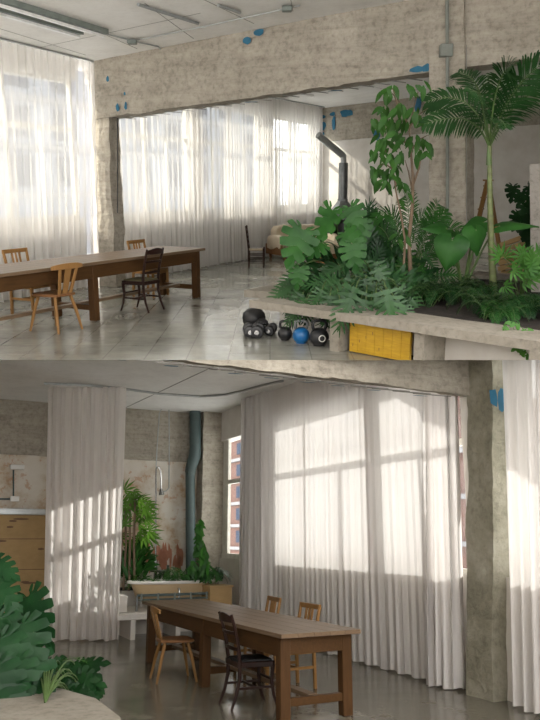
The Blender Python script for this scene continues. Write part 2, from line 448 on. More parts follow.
# grey partition at right edge
P = U.at(529.5, 164, 9.3); Q = U.at(531, 330, 9.3)
m = MB(); m.hexa([V((Q.x, 9.3, .0)), V((P.x, 9.3, P.z)), V((Q.x*1.22, 11.0, .0)), V((P.x*1.22, 11.0, P.z)),
                  V((Q.x+1.9, 9.1, 0)), V((P.x+1.9, 9.1, P.z)), V((Q.x+2.5, 11, 0)), V((P.x+2.5, 11, P.z))])
m.build('wall_partition_upper', M['conc_light'], kind='structure')

# ================================================================== LOWER ROOM
CUR[0] = L
m = MB(); stbox(m, lw, -14, 7, -.7, 9, -.3, 0); m.build('floor_lower', M['floor_l'], kind='structure')
def lzc(s, t): return 4.08 + .005*t
m = MB(); stbox(m, lw, -9, 6, -.9, 9, 4.09, 4.4)
for a, b in (((110,415),(225,361)), ):
    p = L.fl(*a, 4.088); q = L.fl(*b, 4.088)
    m.bar(p, q, .012, .008, mi=1)
m.build('ceiling_lower', [M['ceil'], M['line']], kind='structure')
# beam
m = MB(); m.hexa(cs(lw, -3.52, -3.1, -.7, 8.5, 0, 0, lambda s, t: (3.10 + .02*max(t,0) + (.08 if s > -3.3 else 0), 4.2)), (4, 100, 12), .02, seed=9)
for k in range(24):
    t = .3 + k*.27; z = 3.10+.02*t
    m.bar(lw(-3.50, t, z-.022), lw(-3.12, t+.22, z+.058), .016, .01, mi=2)
for t in (.55, 1.15, 1.6, 1.95, 2.35, 2.75, 3.4, 3.9):
    z = 3.14+.02*t
    blob(m, lw, lw(-3.3, t, z-.034), LN*.07, LA*.11+V((0,0,.02)), V((0,0,-.012)), 1, int(t*10))
m.build('ceiling_beam_lower', [M['conc'], M['blue'], M['line']], kind='structure')
# column
P1 = L.pl(493, 700, lw(0,.05), lw(1,.05)); P2 = L.pl(466.5, 694, lw(0,.05), lw(1,.05)); P1.z = P2.z = 0
T1 = L.pl(492, 352, lw(0,.05), lw(1,.05)); T2 = L.pl(467.5, 352, lw(0,.05), lw(1,.05))
P3b, T3b, P4, T4 = [p - LN*.55 for p in (P1, T1, P2, T2)]
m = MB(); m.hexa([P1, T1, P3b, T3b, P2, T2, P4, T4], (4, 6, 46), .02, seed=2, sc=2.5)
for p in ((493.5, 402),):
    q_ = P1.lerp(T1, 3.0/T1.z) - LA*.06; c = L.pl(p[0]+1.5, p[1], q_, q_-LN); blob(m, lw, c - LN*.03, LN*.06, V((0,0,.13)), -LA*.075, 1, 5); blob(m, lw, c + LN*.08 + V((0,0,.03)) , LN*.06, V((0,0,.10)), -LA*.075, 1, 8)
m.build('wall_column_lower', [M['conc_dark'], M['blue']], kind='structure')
# back wall: concrete band above, peeling plaster below (with exposed brick patch)
m = MB(); m.hexa(cs(lw, 4.62, 4.9, -.30, 7, 0, 0, lambda s, t: (3.08, 4.2)), (1, 50, 9), .016, seed=5)
m.build('wall_back_lower', M['conc'], kind='structure')
def peel():
    m_, nt, b = NT('peeling_plaster')
    f = noise_n(nt, coords(nt), 1.5, 9, .65); f2 = noise_n(nt, coords(nt), 5, 8, .7)
    col = ramp(nt, f, [(.36, (.42,.27,.16)), (.45, (.56,.48,.38)), (.53, (.64,.59,.52)), (.7, (.68,.64,.58))])
    col = mixc(nt, ramp(nt, f2, [(.57, (0,0,0)), (.61, (.65,.65,.65))]), col, (.48,.27,.16))
    nt.links.new(col, b.inputs['Base Color']); b.inputs['Roughness'].default_value = .9; bump(nt, b, f2, .3, .02)
    return m_
M['peel'] = peel()
m = MB(); m.hexa(cs(lw, 4.65, 4.85, -.30, 7, 0, 3.08), (1, 50, 22), .008, seed=6)
r = random.Random(3)
for k in range(44):                      # strokes of bare brick red under the peeled plaster
    px = 126 + r.random()*56; y1 = 560 + r.random()*16; y0 = y1 - (10 + r.random()*14)
    a = L.pl(px, y0, lw(4.6, 0), lw(4.6, 0)+LN); b = L.pl(px-2+r.random()*4, y1, lw(4.6, 0), lw(4.6, 0)+LN)
    mid = (a+b)/2; blob(m, lw, mid, LN*(.022+.03*r.random()), (a-b)*.5, LA*.02, 1, k)
m.build('wall_plaster_lower', [M['peel'], M['patch']], kind='structure')
m = MB(); m.hexa(cs(lw, 4.32, 4.64, -.28, .26, 0, 4.1), (2, 3, 30), .014, seed=12); m.build('wall_corner_pier_lower', M['conc'], kind='structure')
# window wall (right)
def lsx(px, py=500): q = L.pl(px, py, A0, A0+LA) - A0; return q.dot(LA)
sP = lsx(370); s302 = lsx(302); s337 = lsx(337); s417 = lsx(417); s273 = lsx(272)
window_wall(lw, 'wall_right_lower', [(-12, 4.7)], [(-12,-9),(-6.2,-5.9),(-3.5,-3.12),(sP-.13,sP+.13),(s273,2.9),(4.42,4.7)], 1.2, 3.5, 4.2, -.13, .25, M['plaster'])
wn = 6
def lwin(s0, s1, mull, zt=2.68, z0=1.2, z1=3.5):
    global wn
    window(lw, 'window_%d' % wn, s0, s1, z0, z1, -.27, mull, [zt] if zt else []); wn += 1
lwin(-8.95, -6.2, [(-7.5,1.2,2.68,.05)]); lwin(-5.9, -3.5, [(-4.7,1.2,3.5,.05)])
lwin(-3.12, sP-.13, [(s417,1.2,2.68,.08)]); lwin(sP+.13, s273, [(s302,1.2,3.5,.09),(s337,1.2,2.68,.08)])
# far uncurtained window with deep painted frame
s0 = 2.9
window(lw, 'window_%d' % wn, s0, 4.42, 1.2, 3.72, -.2, [(4.2,1.2,3.72,.30),(lsx(236),1.2,2.62,.05)], [2.66], w=.09)
# left wall beyond the frame, blocks light from the side
m = MB(); stbox(m, lw, -14, 4.7, 6.9, 7.1, -.1, 4.3); m.build('wall_left_lower', M['plaster'], kind='structure')

# unseen slab added to keep the upper sun out of the lower room (level, in world axes)
me = bpy.data.meshes.new('floor_storey_slab'); mb = MB(); mb.box(-14, 14, 8.7, 11.2, .0, .05)
me.from_pydata([tuple(p) for p in mb.v], [], mb.f); me.materials.append(M['conc_light'])
o = bpy.data.objects.new('floor_storey_slab', me); C.objects.link(o); o['kind'] = 'structure'
# ------------------------------------------------------------------ buildings across the street
def building(f, t, s0, s1, zt, label, wallm, bandm, step, hz):
    root = thing('apartment_building', label, 'building', f((s0+s1)/2, t, 0))
    root.matrix_world = CUR[0].M.copy()
    m = MB(); stbox(m, f, s0, s1, t-8, t, -3, zt); m.build('facade', wallm, root)
    z = -2
    while z < zt-.4:
        m = MB(); stbox(m, f, s0-.2, s1+.2, t-.1, t+.25, z, z+.32); m.build('floor_band', bandm, root)
        z += hz
    z = -2; k = 0
    while z < zt-.8:
        s = s0+.8
        while s < s1-1:
            if 0 < z and k < 95:
                m = MB(); stbox(m, f, s, s+step*.5, t-.05, t+.06, z+.75, z+hz-.35)
                m.build('window', M['glassb'], root); k += 1
            s += step
        z += hz
    return root
CUR[0] = L
building(lw, -26, 34, 130, 17, 'red brick apartment building with pale floor bands outside the far window', M['facade'], M['facband'], 5.5, 2.3)
building(lw, -27, -14, 30, 9.5, 'plain brick building across the street behind the wide sunlit curtain', M['facade'], M['facband'], 4.0, 3.0)
CUR[0] = U
building(uw, -28, -22, 60, 9.5, 'pale apartment building seen hazily through the sheer curtains, upper view', M['facpale'], M['facband'], 4.2, 3.0)
# walls behind the viewer, with openings added to let fill light into the rooms
def flat(name, x0, x1, y0, y1, z0, z1, mat):
    me = bpy.data.meshes.new(name); mb = MB(); mb.box(x0, x1, y0, y1, z0, z1)
    me.from_pydata([tuple(p) for p in mb.v], [], mb.f); me.materials.append(mat)
    o = bpy.data.objects.new(name, me); C.objects.link(o); o['kind'] = 'structure'
flat('wall_front_upper', -14, 16, -3.2, -3, 2.2, 8, M['plaster'])
flat('wall_front_lower', -14, 16, -3.2, -3, -8, -2.6, M['plaster'])
flat('wall_front_pier_lower', 9, 16, -3.2, -3, -1.6, 0, M['plaster'])
flat('wall_front_corner_lower', -14, -7, -3.2, -3, -1.6, 0, M['plaster'])
# ================================================================== curtains
def curtain(mb, path, z0, ztop, amp=.055, wl=.17, seed=0, rows=16, M_=None, tamp=.45, step=.016):
    """path: list of (x,y) floor points; ztop: height or function of arc fraction"""
    r = random.Random(seed)
    P = [V((p[0], p[1], 0)) for p in path]
    seg = [(P[i+1]-P[i]).length for i in range(len(P)-1)]; tot = sum(seg)
    n = max(4, int(tot/step)); ph = 0; vs = []; fs = []
    offs = []
    for i in range(n+1):
        s = tot*i/n; j = 0; a = s
        while j < len(seg)-1 and a > seg[j]: a -= seg[j]; j += 1
        d = (P[j+1]-P[j]).normalized(); base = P[j] + d*a; nor = V((d.y, -d.x, 0))
        w = noise.noise(V((s*1.3, seed*3.7, 0))); ph += step/(wl*(1+.45*w))*2*PI
        am = amp*(1+.6*noise.noise(V((s*2.1, seed+9, 5))))
        offs.append((base, nor, d, ph, am, i/n))
    for k in range(rows+1):
        v = k/rows
        for base, nor, d, p, am, fr in offs:
            zt = ztop(fr) if callable(ztop) else ztop
            aa = am*(tamp + (1-tamp)*(1-v)**.7)
            o = math.sin(p + .5*math.sin(v*3+fr*20+seed))*aa + .35*aa*math.sin(2.3*p+1.3*v+seed)
            sl = .25*aa*math.cos(2*p)
            z = z0 + (zt-z0)*v + (.012*math.sin(p*.5) if k == 0 else 0)
            vs.append(base + nor*o + d*sl + V((0, 0, z)))
    W = len(offs)
    for k in range(rows):
        for i in range(W-1): a = k*W+i; fs.append((a, a+1, a+W+1, a+W))
    mb.add(vs, fs, 0); mb.sheet = True
    return mb
CUR[0] = U
def tag_curtain(mb, label, mat, group=None):
    o = mb.build('curtain', mat, smooth='all'); return tag(o, label, 'curtain', group)
def up(s, t): p = uw(s, t); return (p.x, p.y)
m = MB(); curtain(m, [up(-7.5, 0.02), up(-.02, 0.02)], .02, lambda f: uzc(-7.5*(1-f), 0)-.02, .055, .15, 1)
for v in m.v: v += UN*(.045*v.z)
tag_curtain(m, 'sheer white floor-length curtain across the window left of the concrete column, behind the long table', M['sheer'])
m = MB(); curtain(m, [up(.55, 0.0), up(4.9, 0.0), up(9.55, 0.0)], .02, lambda f: uzc(.5+9*f, 0)-.03, .055, .16, 2)
tag_curtain(m, 'long sheer curtain beyond the beam, behind the ladder-back chair and cream sofa', M['sheer'])
# curtain track
m = MB(); m.bar(uw(.5, 0, uzc(.5,0)-.012), uw(9.7, 0, uzc(9.7,0)-.012), .04, .025)
tag(m.build('curtain_track', M['galv']), 'thin metal curtain track on the ceiling beyond the concrete beam', 'curtain track')
m = MB(); m.bar(uw(-7.5, .18, uzc(-7.5,.1)-.01), uw(-.03, .18, uzc(0,.1)-.01), .04, .025)
tag(m.build('curtain_track', M['galv']), 'thin metal curtain track above the curtain left of the column, upper view', 'curtain track')

CUR[0] = L
def lean(mb, d, k, i0=0):
    for v in mb.v[i0:]: v += d*(k*v.z)
def lp(s, t): p = lw(s, t); return (p.x, p.y)
m = MB(); curtain(m, [lp(-3.05, .03), lp(-2.62, .12)], .02, 3.66, .075, .11, 3, tamp=.8); lean(m, LA, -.05)
curtain(m, [lp(-2.75, .12), lp(-2.5, .0), lp(1.5, .0), lp(1.75, .08)], .02, 4.06, .017, .16, 4)
curtain(m, [lp(1.75, .08), lp(2.55, .16)], .02, 4.06, .06, .12, 5, tamp=.7)
tag_curtain(m, 'wide sunlit sheer curtain along the window right of the dining table, lower view', M['sheer_l'])
m = MB(); curtain(m, [lp(-6.6, .10), lp(-3.84, .06)], .02, 4.06, .05, .14, 6, tamp=.8); lean(m, LA, -.065)
tag_curtain(m, 'sheer curtain at the right edge, on the near side of the mossy column', M['sheer_l'])
a = L.fl(44, 641.5); b = L.fl(118, 641.5); a2 = L.fl(47, 384, 4.07); b2 = L.fl(126, 389, 4.07)
m = MB(); curtain(m, [(a.x, a.y), (b.x, b.y)], .02, 4.06, .05, .12, 7, tamp=.7, rows=20, step=.012)
# lean the cloth sheet so that its top meets the track
off = V((((a2+b2)/2 - (a+b)/2).x, ((a2+b2)/2 - (a+b)/2).y, 0)); ce = (a+b)/2; k = (b2-a2).length/(b-a).length
for v in m.v:
    f = v.z/4.06; dx = v - V((ce.x, ce.y, v.z)); v.x += off.x*f + dx.x*(k-1)*f; v.y += off.y*f + dx.y*(k-1)*f
tag_curtain(m, 'narrow white curtain hanging alone in front of the plywood door, catching sun', M['sheer2'])
m = MB(); tr = [L.fl(q[0], q[1], 4.07) for q in ((44,383.5),(85,385),(125,389),(160,394),(200,396.5),(225,395),(243,391),(262,385.5),(283,381))]
pts = []
for i in range(len(tr)-1):
    for j in range(4): pts.append(tr[i].lerp(tr[i+1], j/4))
pts.append(tr[-1]); m.tube(pts, .02, 6)
tag(m.build('curtain_track', M['galv']), 'curved metal curtain track on the ceiling between the hanging curtain and window', 'curtain track')
# ================================================================== furniture
def rotz(d): return math.atan2(d[1], d[0])          # rotation taking +X to d
def table(corner, dirn, side, Ln, Wd, legs, label):
    """corner: a top corner on the floor plan, dirn along the length, side across"""
    d = V((dirn[0], dirn[1], 0)).normalized(); rz = rotz(d)
    sgn = 1 if V((-d.y, d.x, 0)).dot(V((side[0], side[1], 0))) > 0 else -1
    c = V((corner[0], corner[1], 0)) + V((-d.y, d.x, 0))*sgn*Wd/2 + d*Ln/2
    t = thing('long_dining_table', label, 'table', c, rz)
    h = .76; m = MB(); nb = 5
    for k in range(nb):
        y0 = -Wd/2 + Wd*k/nb; m.box(-Ln/2, Ln/2, y0+.0008, y0+Wd/nb-.0008, h-.038, h)
    m.build('tabletop', M['wtopx'], t, bevel=.003)
    m = MB(); a = Wd/2-.05
    m.box(-Ln/2+.1, Ln/2-.1, a-.03, a, h-.21, h-.038); m.box(-Ln/2+.1, Ln/2-.1, -a, -a+.03, h-.21, h-.038)
    m.box(-Ln/2+.10, -Ln/2+.13, -a+.03, a-.03, h-.19, h-.038); m.box(Ln/2-.13, Ln/2-.10, -a+.03, a-.03, h-.19, h-.038)
    m.build('apron', M['wlegx'], t, bevel=.004)
    for x in legs:
        for y in (-1, 1):
            m = MB(); m.box(x-.048, x+.048, y*(a-.045)-.052, y*(a-.045)+.052, 0, h-.038)
            m.build('leg', M['wlegz'], t, bevel=.006)
        m = MB(); m.box(x-.03, x+.03, -a+.09, a-.09, .13, .20); m.build('cross_stretcher', M['wlegx'], t, bevel=.004)
    for i in range(len(legs)-1):
        m = MB(); m.box(legs[i]+.03, legs[i+1]-.03, -.045, .045, .165, .205); m.build('long_stretcher', M['wtopx'], t, bevel=.004)
    return t
M['wtopx'] = wood('worn_oak_top_long', (.20,.135,.085), (.105,.068,.042), .42, 'X')
M['wlegx'] = wood('dark_oak_rail', (.088,.043,.016), (.042,.021,.009), .5, 'X')
M['wlegz'] = wood('dark_oak_leg', (.088,.043,.017), (.042,.021,.009), .5, 'Z')
CUR[0] = U
ca = U.fl(205.5, 248, .76); cb = U.fl(0, 274, .76); sd = U.fl(165, 244, .76) - ca
UT = (cb-ca).normalized()
table(ca, cb-ca, sd, 5.0, .84, (-2.36, -.02, 2.36), 'long dark oak dining table reaching out of the left edge, upper view')
CUR[0] = L
la = L.fl(281.3, 634.5, .76); lb = L.fl(142, 601, .76); ls_ = L.fl(363, 629.7, .76) - la
table(la, lb-la, ls_, (lb-la).length, ls_.length, (-1.86, -.02, 1.86), 'long dark oak dining table seen end-on from its corner, lower view')

def seatprof(w0, w1, d, r=.03):
    return [(-d/2, -w0/2), (d/2-r, -w1/2), (d/2, -w1/2+r), (d/2, w1/2-r), (d/2-r, w1/2), (-d/2, w0/2)]
def chair_rail(label, loc, rz, group=None):            # faces +X
    t = thing('slat_back_chair', label, 'chair', loc, rz, group)
    for y in (-.19, .19):
        m = MB(); m.bar((-.20, y, 0), (-.185, y, .45), .034, .034); m.bar((-.185, y, .45), (-.265, y*1.08, .86), .034, .036, w2=.026, h2=.03)
        m.build('back_post', M['honey'], t, bevel=.004)
        m = MB(); m.bar((.19, y, 0), (.185, y, .44), .034, .034); m.build('leg', M['honey'], t, bevel=.004)
        m = MB(); m.bar((-.19, y, .22), (.19, y, .22), .018, .03); m.build('stretcher', M['honey'], t, bevel=.002)
    m = MB(); m.bar((-.262, -.225, .84), (-.262, .225, .84), .024, .055); m.build('top_rail', M['honey'], t, bevel=.006)
    m = MB(); m.bar((-.215, -.2, .60), (-.215, .2, .60), .02, .035); m.build('lower_rail', M['honey'], t, bevel=.003)
    for y in (-.065, 0, .065):
        m = MB(); m.bar((-.218, y, .61), (-.258, y, .82), .012, .026, up=(1,0,0)); m.build('slat', M['honey'], t)
    m = MB(); m.prism(seatprof(.37, .43, .42), .415, .44); m.build('seat', M['honey'], t, bevel=.004)
    m = MB(); m.prism(seatprof(.33, .39, .38), .44, .462); m.build('seat_pad', M['greypad'], t, bevel=.008)
    m = MB(); m.box(-.19, .19, -.185, -.165, .36, .415); m.box(-.19, .19, .165, .185, .36, .415); m.box(.165, .185, -.18, .18, .36, .415); m.box(-.185, -.165, -.18, .18, .36, .415)
    m.build('seat_rail', M['honey'], t)
    m = MB(); m.bar((.0, -.19, .22), (.0, .19, .22), .018, .026); m.build('stretcher', M['honey'], t)
    return t
def chair_tyrol(label, loc, rz):
    t = thing('plank_seat_chair', label, 'chair', loc, rz)
    sp = [(-.19, -.15), (-.05, -.20), (.14, -.215), (.20, -.17), (.21, 0), (.20, .17), (.14, .215), (-.05, .20), (-.19, .15), (-.205, 0)]
    m = MB(); m.prism(sp, .425, .455); m.build('seat', M['honeyd'], t, bevel=.007)
    for x, y in ((-.13, -.12), (-.13, .12), (.13, -.13), (.13, .13)):
        m = MB(); m.tube([(x, y, .43), (x*1.35, y*1.3, .25), (x*1.75, y*1.6, 0)], [.019, .02, .013], 10)
        m.build('leg', M['honey'], t, smooth=True)
    for y in (-1, 1):
        m = MB(); m.bar((-.165, y*.085, .44), (-.255, y*.135, .77), .05, .018, up=(1, 0, 0), w2=.035); m.build('back_post', M['honey'], t, bevel=.003)
    m = MB(); m.bar((-.165, 0, .44), (-.255, 0, .77), .075, .016, up=(1, 0, 0), w2=.095); m.build('back_splat', M['honey'], t, bevel=.003)
    m = MB(); k = 10; vs = []; fs = []
    for i in range(k+1):
        a = -1 + 2*i/k; y = a*.245; x = -.262 + .035*a*a; hh = .034*(1-.35*abs(a)**3); z = .785 - .012*a*a
        vs += [(x-.012, y, z-hh), (x+.012, y, z-hh), (x+.010, y, z+hh), (x-.014, y, z+hh)]
    for i in range(k):
        b = 4*i; fs += [(b, b+1, b+5, b+4), (b+1, b+2, b+6, b+5), (b+2, b+3, b+7, b+6), (b+3, b, b+4, b+7)]
    fs += [(0,3,2,1), (4*k, 4*k+1, 4*k+2, 4*k+3)]
    m.add(vs, fs); m.build('top_rail', M['honey'], t, bevel=.004)
    return t
def chair_dark(label, loc, rz, seat):
    t = thing('carved_dark_chair', label, 'chair', loc, rz, None, .93)
    for y in (-1, 1):
        m = MB(); m.tube([(-.27, y*.19, 0), (-.215, y*.185, .14), (-.18, y*.18, .30), (-.18, y*.18, .47), (-.20, y*.185, .62), (-.245, y*.195, .80), (-.285, y*.20, .93)], [.014, .018, .021, .022, .020, .018, .014], 8)
        m.build('back_post', M['ebony'], t, smooth=True)
        m = MB(); m.tube([(.24, y*.195, 0), (.195, y*.19, .12), (.175, y*.185, .26), (.19, y*.185, .42)], [.014, .017, .020, .024], 8)
        m.build('leg', M['ebony'], t, smooth=True)
        m = MB(); m.bar((-.19, y*.18, .20), (.185, y*.185, .20), .016, .024); m.build('stretcher', M['ebony'], t)
    def rail(x, z, hh, wav, name):
        m = MB(); k = 12; vs = []; fs = []
        for i in range(k+1):
            a = -1+2*i/k; y = a*.205; xx = x - .03*(1-a*a); tz = z + hh*(.75 + wav*math.cos(a*PI)*.5)
            vs += [(xx-.009, y, z-hh), (xx+.009, y, z-hh), (xx+.007, y, tz), (xx-.011, y, tz)]
        for i in range(k):
            b = 4*i; fs += [(b, b+1, b+5, b+4), (b+1, b+2, b+6, b+5), (b+2, b+3, b+7, b+6), (b+3, b, b+4, b+7)]
        fs += [(0,3,2,1), (4*k, 4*k+1, 4*k+2, 4*k+3)]
        m.add(vs, fs); return m.build(name, M['ebony'], t, bevel=.002)
    rail(-.275, .895, .045, .6, 'top_rail'); rail(-.235, .745, .018, 0, 'middle_rail'); rail(-.195, .585, .02, .4, 'lower_rail')
    m = MB(); m.prism(seatprof(.38, .44, .42), .40, .455); m.build('seat_frame', M['ebony'], t, bevel=.006)
    m = MB(); m.prism(seatprof(.34, .40, .38), .455, .475); m.build('seat', seat, t, bevel=.008)
    m = MB(); m.bar((0, -.18, .20), (0, .18, .20), .016, .022); m.bar((.185, -.18, .27), (.185, .18, .27), .016, .022); m.build('stretcher', M['ebony'], t)
    return t
def chair_rush(label, loc, rz):
    t = thing('ladder_back_chair', label, 'chair', loc, rz, None, .84)
    for y in (-1, 1):
        m = MB(); m.tube([(-.18, y*.18, 0), (-.18, y*.18, .45), (-.24, y*.18, 1.0)], .019, 8); m.build('back_post', M['ebony'], t, smooth=True)
        m = MB(); m.tube([(-.24, y*.18, 1.0), (-.242, y*.18, 1.02), (-.245, y*.18, 1.05)], [.012, .026, .008], 8); m.build('finial', M['ebony'], t, smooth=True)
        m = MB(); m.tube([(.2, y*.2, 0), (.2, y*.2, .50)], .02, 8); m.build('leg', M['ebony'], t, smooth=True)
        for z in (.12, .22, .32):
            m = MB(); m.tube([(-.18, y*.18, z), (.2, y*.2, z)], .011, 6); m.build('rung', M['ebony'], t)
    for z in (.14, .25, .36):
        m = MB(); m.tube([(.2, -.2, z), (.2, .2, z)], .012, 6); m.build('rung', M['ebony'], t)
    for z in (.58, .70, .82, .94):
        x = -.18 - .06*(z-.45)/.55; m = MB(); m.bar((x, -.18, z), (x, .18, z), .012, .055); m.build('ladder_slat', M['ebony'], t, bevel=.003)
    m = MB(); m.prism(seatprof(.36, .42, .40), .43, .465); m.build('rush_seat', M['rush'], t, bevel=.01)
    return t
def g2(p): return V((p.x, p.y, 0))
CUR[0] = U
rN = rotz(UN); rNm = rotz(-UN)
chair_rail('honey slat-back chair behind the table at the left edge, upper view', g2(U.fl(16, 250, .85)) + UN*.24, rN)
chair_rail('honey slat-back chair across the table from the dark carved chair, upper view', g2(U.fl(137, 241, .85)) + UN*.24, rN)
chair_tyrol('light plank-seat chair with splayed legs on the near side, upper view', g2(U.fl(57, 330)), rNm - .05)
chair_dark('dark carved chair with olive seat at the near side of the table, upper view', g2(U.fl(142, 310)), rNm, M['olive'])
chair_rush('small black ladder-back chair with rush seat standing alone near the sofa', g2(U.fl(256, 267)), rN + .45)
CUR[0] = L
rT = rotz(-LN)
chair_tyrol('light plank-seat chair with splayed legs left of the table, lower view', g2(L.fl(173, 680)), rT - .1)
chair_dark('dark carved chair with black seat left of the table, lower view', V((-.20, 7.92, 0)), rT - .05, M['black'])
gp = 'slat back chairs on the window side of the table'
chair_rail('slat-back chair on the window side nearest the table end, lower view', g2(L.fl(309, 605, .85)) + LN*.24, rotz(LN) + .05)
chair_rail('slat-back chair on the window side, second from the table end, lower view', g2(L.fl(272, 598, .85)) + LN*.24, rotz(LN) - .08)

# ------------------------------------------------------------------ sofa
def pillow(mb, c, sx, sy, sz, e=.35, M_=None, n=14, wr=.0, seed=0):
    vs = []; fs = []
    def sp(a, p): return math.copysign(abs(a)**p, a)
    for i in range(n+1):
        la_ = -PI/2 + PI*i/n
        for j in range(2*n):
            lo = 2*PI*j/(2*n)
            p = V((c[0]+sx/2*sp(math.cos(la_), e)*sp(math.cos(lo), e), c[1]+sy/2*sp(math.cos(la_), e)*sp(math.sin(lo), e), c[2]+sz/2*sp(math.sin(la_), e*1.4)))
            if wr: p += noise.noise_vector(p*6+V((seed, 0, 0)))*wr
            vs.append(p)
    for i in range(n):
        for j in range(2*n):
            a = i*2*n+j; b = i*2*n+(j+1) % (2*n); fs.append((a, b, b+2*n, a+2*n))
    mb.add(vs, fs, 0, M_); return mb
CUR[0] = U
sp_ = g2(U.fl(303, 257)); rs = rotz((.5, -.86))
sf = thing('leather_sofa', 'cream leather lounge sofa with wooden frame near the fireplace', 'sofa', sp_, rs, None, .82)
for y in (-.42, .42):
    m = MB(); pillow(m, (-.38, y, .68), .28, .86, .52, .45, wr=.03, seed=y); m.build('back_cushion', M['cream'], sf, smooth='all')
    m = MB(); pillow(m, (.05, y, .40), .85, .86, .26, .4, wr=.03, seed=y+4); m.build('seat_cushion', M['cream'], sf, smooth='all')
for y in (-.95, .95):
    m = MB(); pillow(m, (.0, y, .46), .85, .22, .42, .5, wr=.03, seed=y+8); m.build('arm_cushion', M['cream'], sf, smooth='all')
    m = MB(); m.box(-.45, .45, y*1.06-.03, y*1.06+.03, .12, .42); m.build('side_frame', M['honeyd'], sf, bevel=.01)
for x in (-.4, .42):
    for y in (-.9, .9):
        m = MB(); m.box(x-.03, x+.03, y-.03, y+.03, 0, .2); m.build('leg', M['honeyd'], sf)
m = MB(); m.box(-.5, .45, -1.0, 1.0, .16, .28); m.build('base_frame', M['honeyd'], sf, bevel=.01)
# footstool beside it
fp = g2(U.fl(330, 262)); ft = thing('leather_footstool', 'cream leather footstool half hidden behind the monstera leaves', 'footstool', fp, rs)
m = MB(); pillow(m, (0, 0, .33), .6, .7, .26, .4, wr=.02); m.build('cushion', M['cream'], ft, smooth='all')
m = MB(); m.box(-.25, .25, -.3, .3, .0, .22); m.build('base_frame', M['honeyd'], ft, bevel=.01)

# ------------------------------------------------------------------ suspended fireplace
D = 19.3
def ap(px, py, d=D): return U.at(px, py, d)
c0 = ap(342, 232); fc = V((c0.x, c0.y, 0))
fz = lambda py: ap(342, py).z
fr = thing('hooded_fireplace', 'dark grey hooded fireplace with a cylindrical flue beside the far window', 'fireplace', fc)
m = MB(); r0 = .115
m.lathe([(r0, fz(202)), (r0, fz(163)), (r0*.9, fz(163)+.005)], 20); m.build('flue', M['fdark'], fr, smooth=True)
m = MB(); m.lathe([(.42, fz(219)), (.40, fz(217)), (.28, fz(209)), (.13, fz(201)), (.13, fz(199))], 6); m.build('hood', M['fdark'], fr)
m = MB()
for k in range(14):
    a0 = PI*.05+ (PI*1.2)*k/14; a1 = PI*.05+(PI*1.2)*(k+1)/14
    vs = [(.42*math.cos(a), .42*math.sin(a), z) for a in (a0, a1) for z in (fz(240), fz(219))]
    m.add(vs + [tuple(V(v)*.96+V((0,0,v[2]*.04))) for v in vs], [(0,1,3,2),(4,6,7,5)])
m.build('firebox', M['black'], fr)
m = MB(); m.lathe([(.46, fz(244)), (.46, fz(240)), (.40, fz(239))], 20); m.build('hearth_plate', M['fdark'], fr)
m = MB(); m.box(-.4, .4, -.3, .3, 0, fz(244)); m.build('plinth', M['conc_light'], fr, bevel=.01)
m = MB(); q0 = ap(343.5, 163)-fc; q1 = ap(343.5, 156)-fc; q2 = ap(318, 135, 18.9)-fc
m.tube([q0, q1, q1.lerp(q2, .05), q2], [.07, .075, .085, .085], 14); m.build('flue_elbow', M['galv'], fr, smooth=True)
# wood log stack & low table near fireplace
# ------------------------------------------------------------------ ladder and timber
D = 15.0
lg = g2(U.at(482, 270, D)); lt = ap(482, 180, D).z
ld = thing('step_ladder', 'light wooden step ladder standing behind the main pillar', 'ladder', lg, -.35)
for y in (-1, 1):
    m = MB(); m.bar((-.30, y*.26, 0), (0, y*.15, lt), .03, .06); m.build('front_rail', M['honey'], ld)
    m = MB(); m.bar((.42, y*.26, 0), (.02, y*.15, lt-.03), .028, .05); m.build('rear_rail', M['honey'], ld)
for k in range(8):
    f = (k+.7)/8.2; m = MB(); m.box(-.30+.3*f-.05, -.30+.3*f+.05, -.26+.11*f, .26-.11*f, lt*f-.012, lt*f+.012); m.build('step', M['honey'], ld)
m = MB(); m.box(-.08, .1, -.17, .17, lt-.02, lt+.01); m.build('top_step', M['honey'], ld)
D = 12.2
r = random.Random(5)
for k in range(6):
    a = ap(499+k*.5, 275-k*6.0, D+.15*k); b = ap(534, 266-k*6.5, D-.4+.15*k); a.z = max(a.z, .05)
    m = MB(); m.bar(a, b, .11, .075); o = m.build('timber_plank', M['ply'])
    tag(o, 'light timber plank in the sloping pile behind the palm, %s' % ('the lowest', 'second from the bottom', 'third from the bottom', 'fourth from the bottom', 'second from the top', 'topmost')[k], 'plank', 'timber planks piled behind the planter')

# ------------------------------------------------------------------ ceiling fittings
def strip(label, s0, s1, t, z, w=.09, drop=.10):
    o = thing('strip_light', label, 'ceiling light', uw((s0+s1)/2, t, 0)); o.matrix_world = U.M.copy()
    zz = lambda s: z if z else uzc(s, t)
    m = MB(); m.bar(uw(s0, t, zz(s0)-drop/2+.02), uw(s1, t, zz(s1)-drop/2+.02), w, .07); m.build('housing', M['galv2'], o)
    m = MB(); m.bar(uw(s0+.05, t, zz(s0)-drop+.005), uw(s1-.05, t, zz(s1)-drop+.005), w*.5, .03); m.build('tube', M['bulb'], o)
    for s in (s0+.2, s1-.2):
        m = MB(); m.bar(uw(s, t, zz(s)+.01), uw(s, t, zz(s)-.04), .02, .02); m.build('hanger', M['galv'], o)
    return o
M['galv2'] = simple('grey_green_housing', (.20,.23,.21), rough=.5)
strip('grey fluorescent strip light on the ceiling, the longer of the pair at upper left', -4.6, -1.35, 1.55, None)
strip('grey fluorescent strip light on the ceiling, the lower one of the pair at upper left', -4.6, -1.55, 1.28, None)
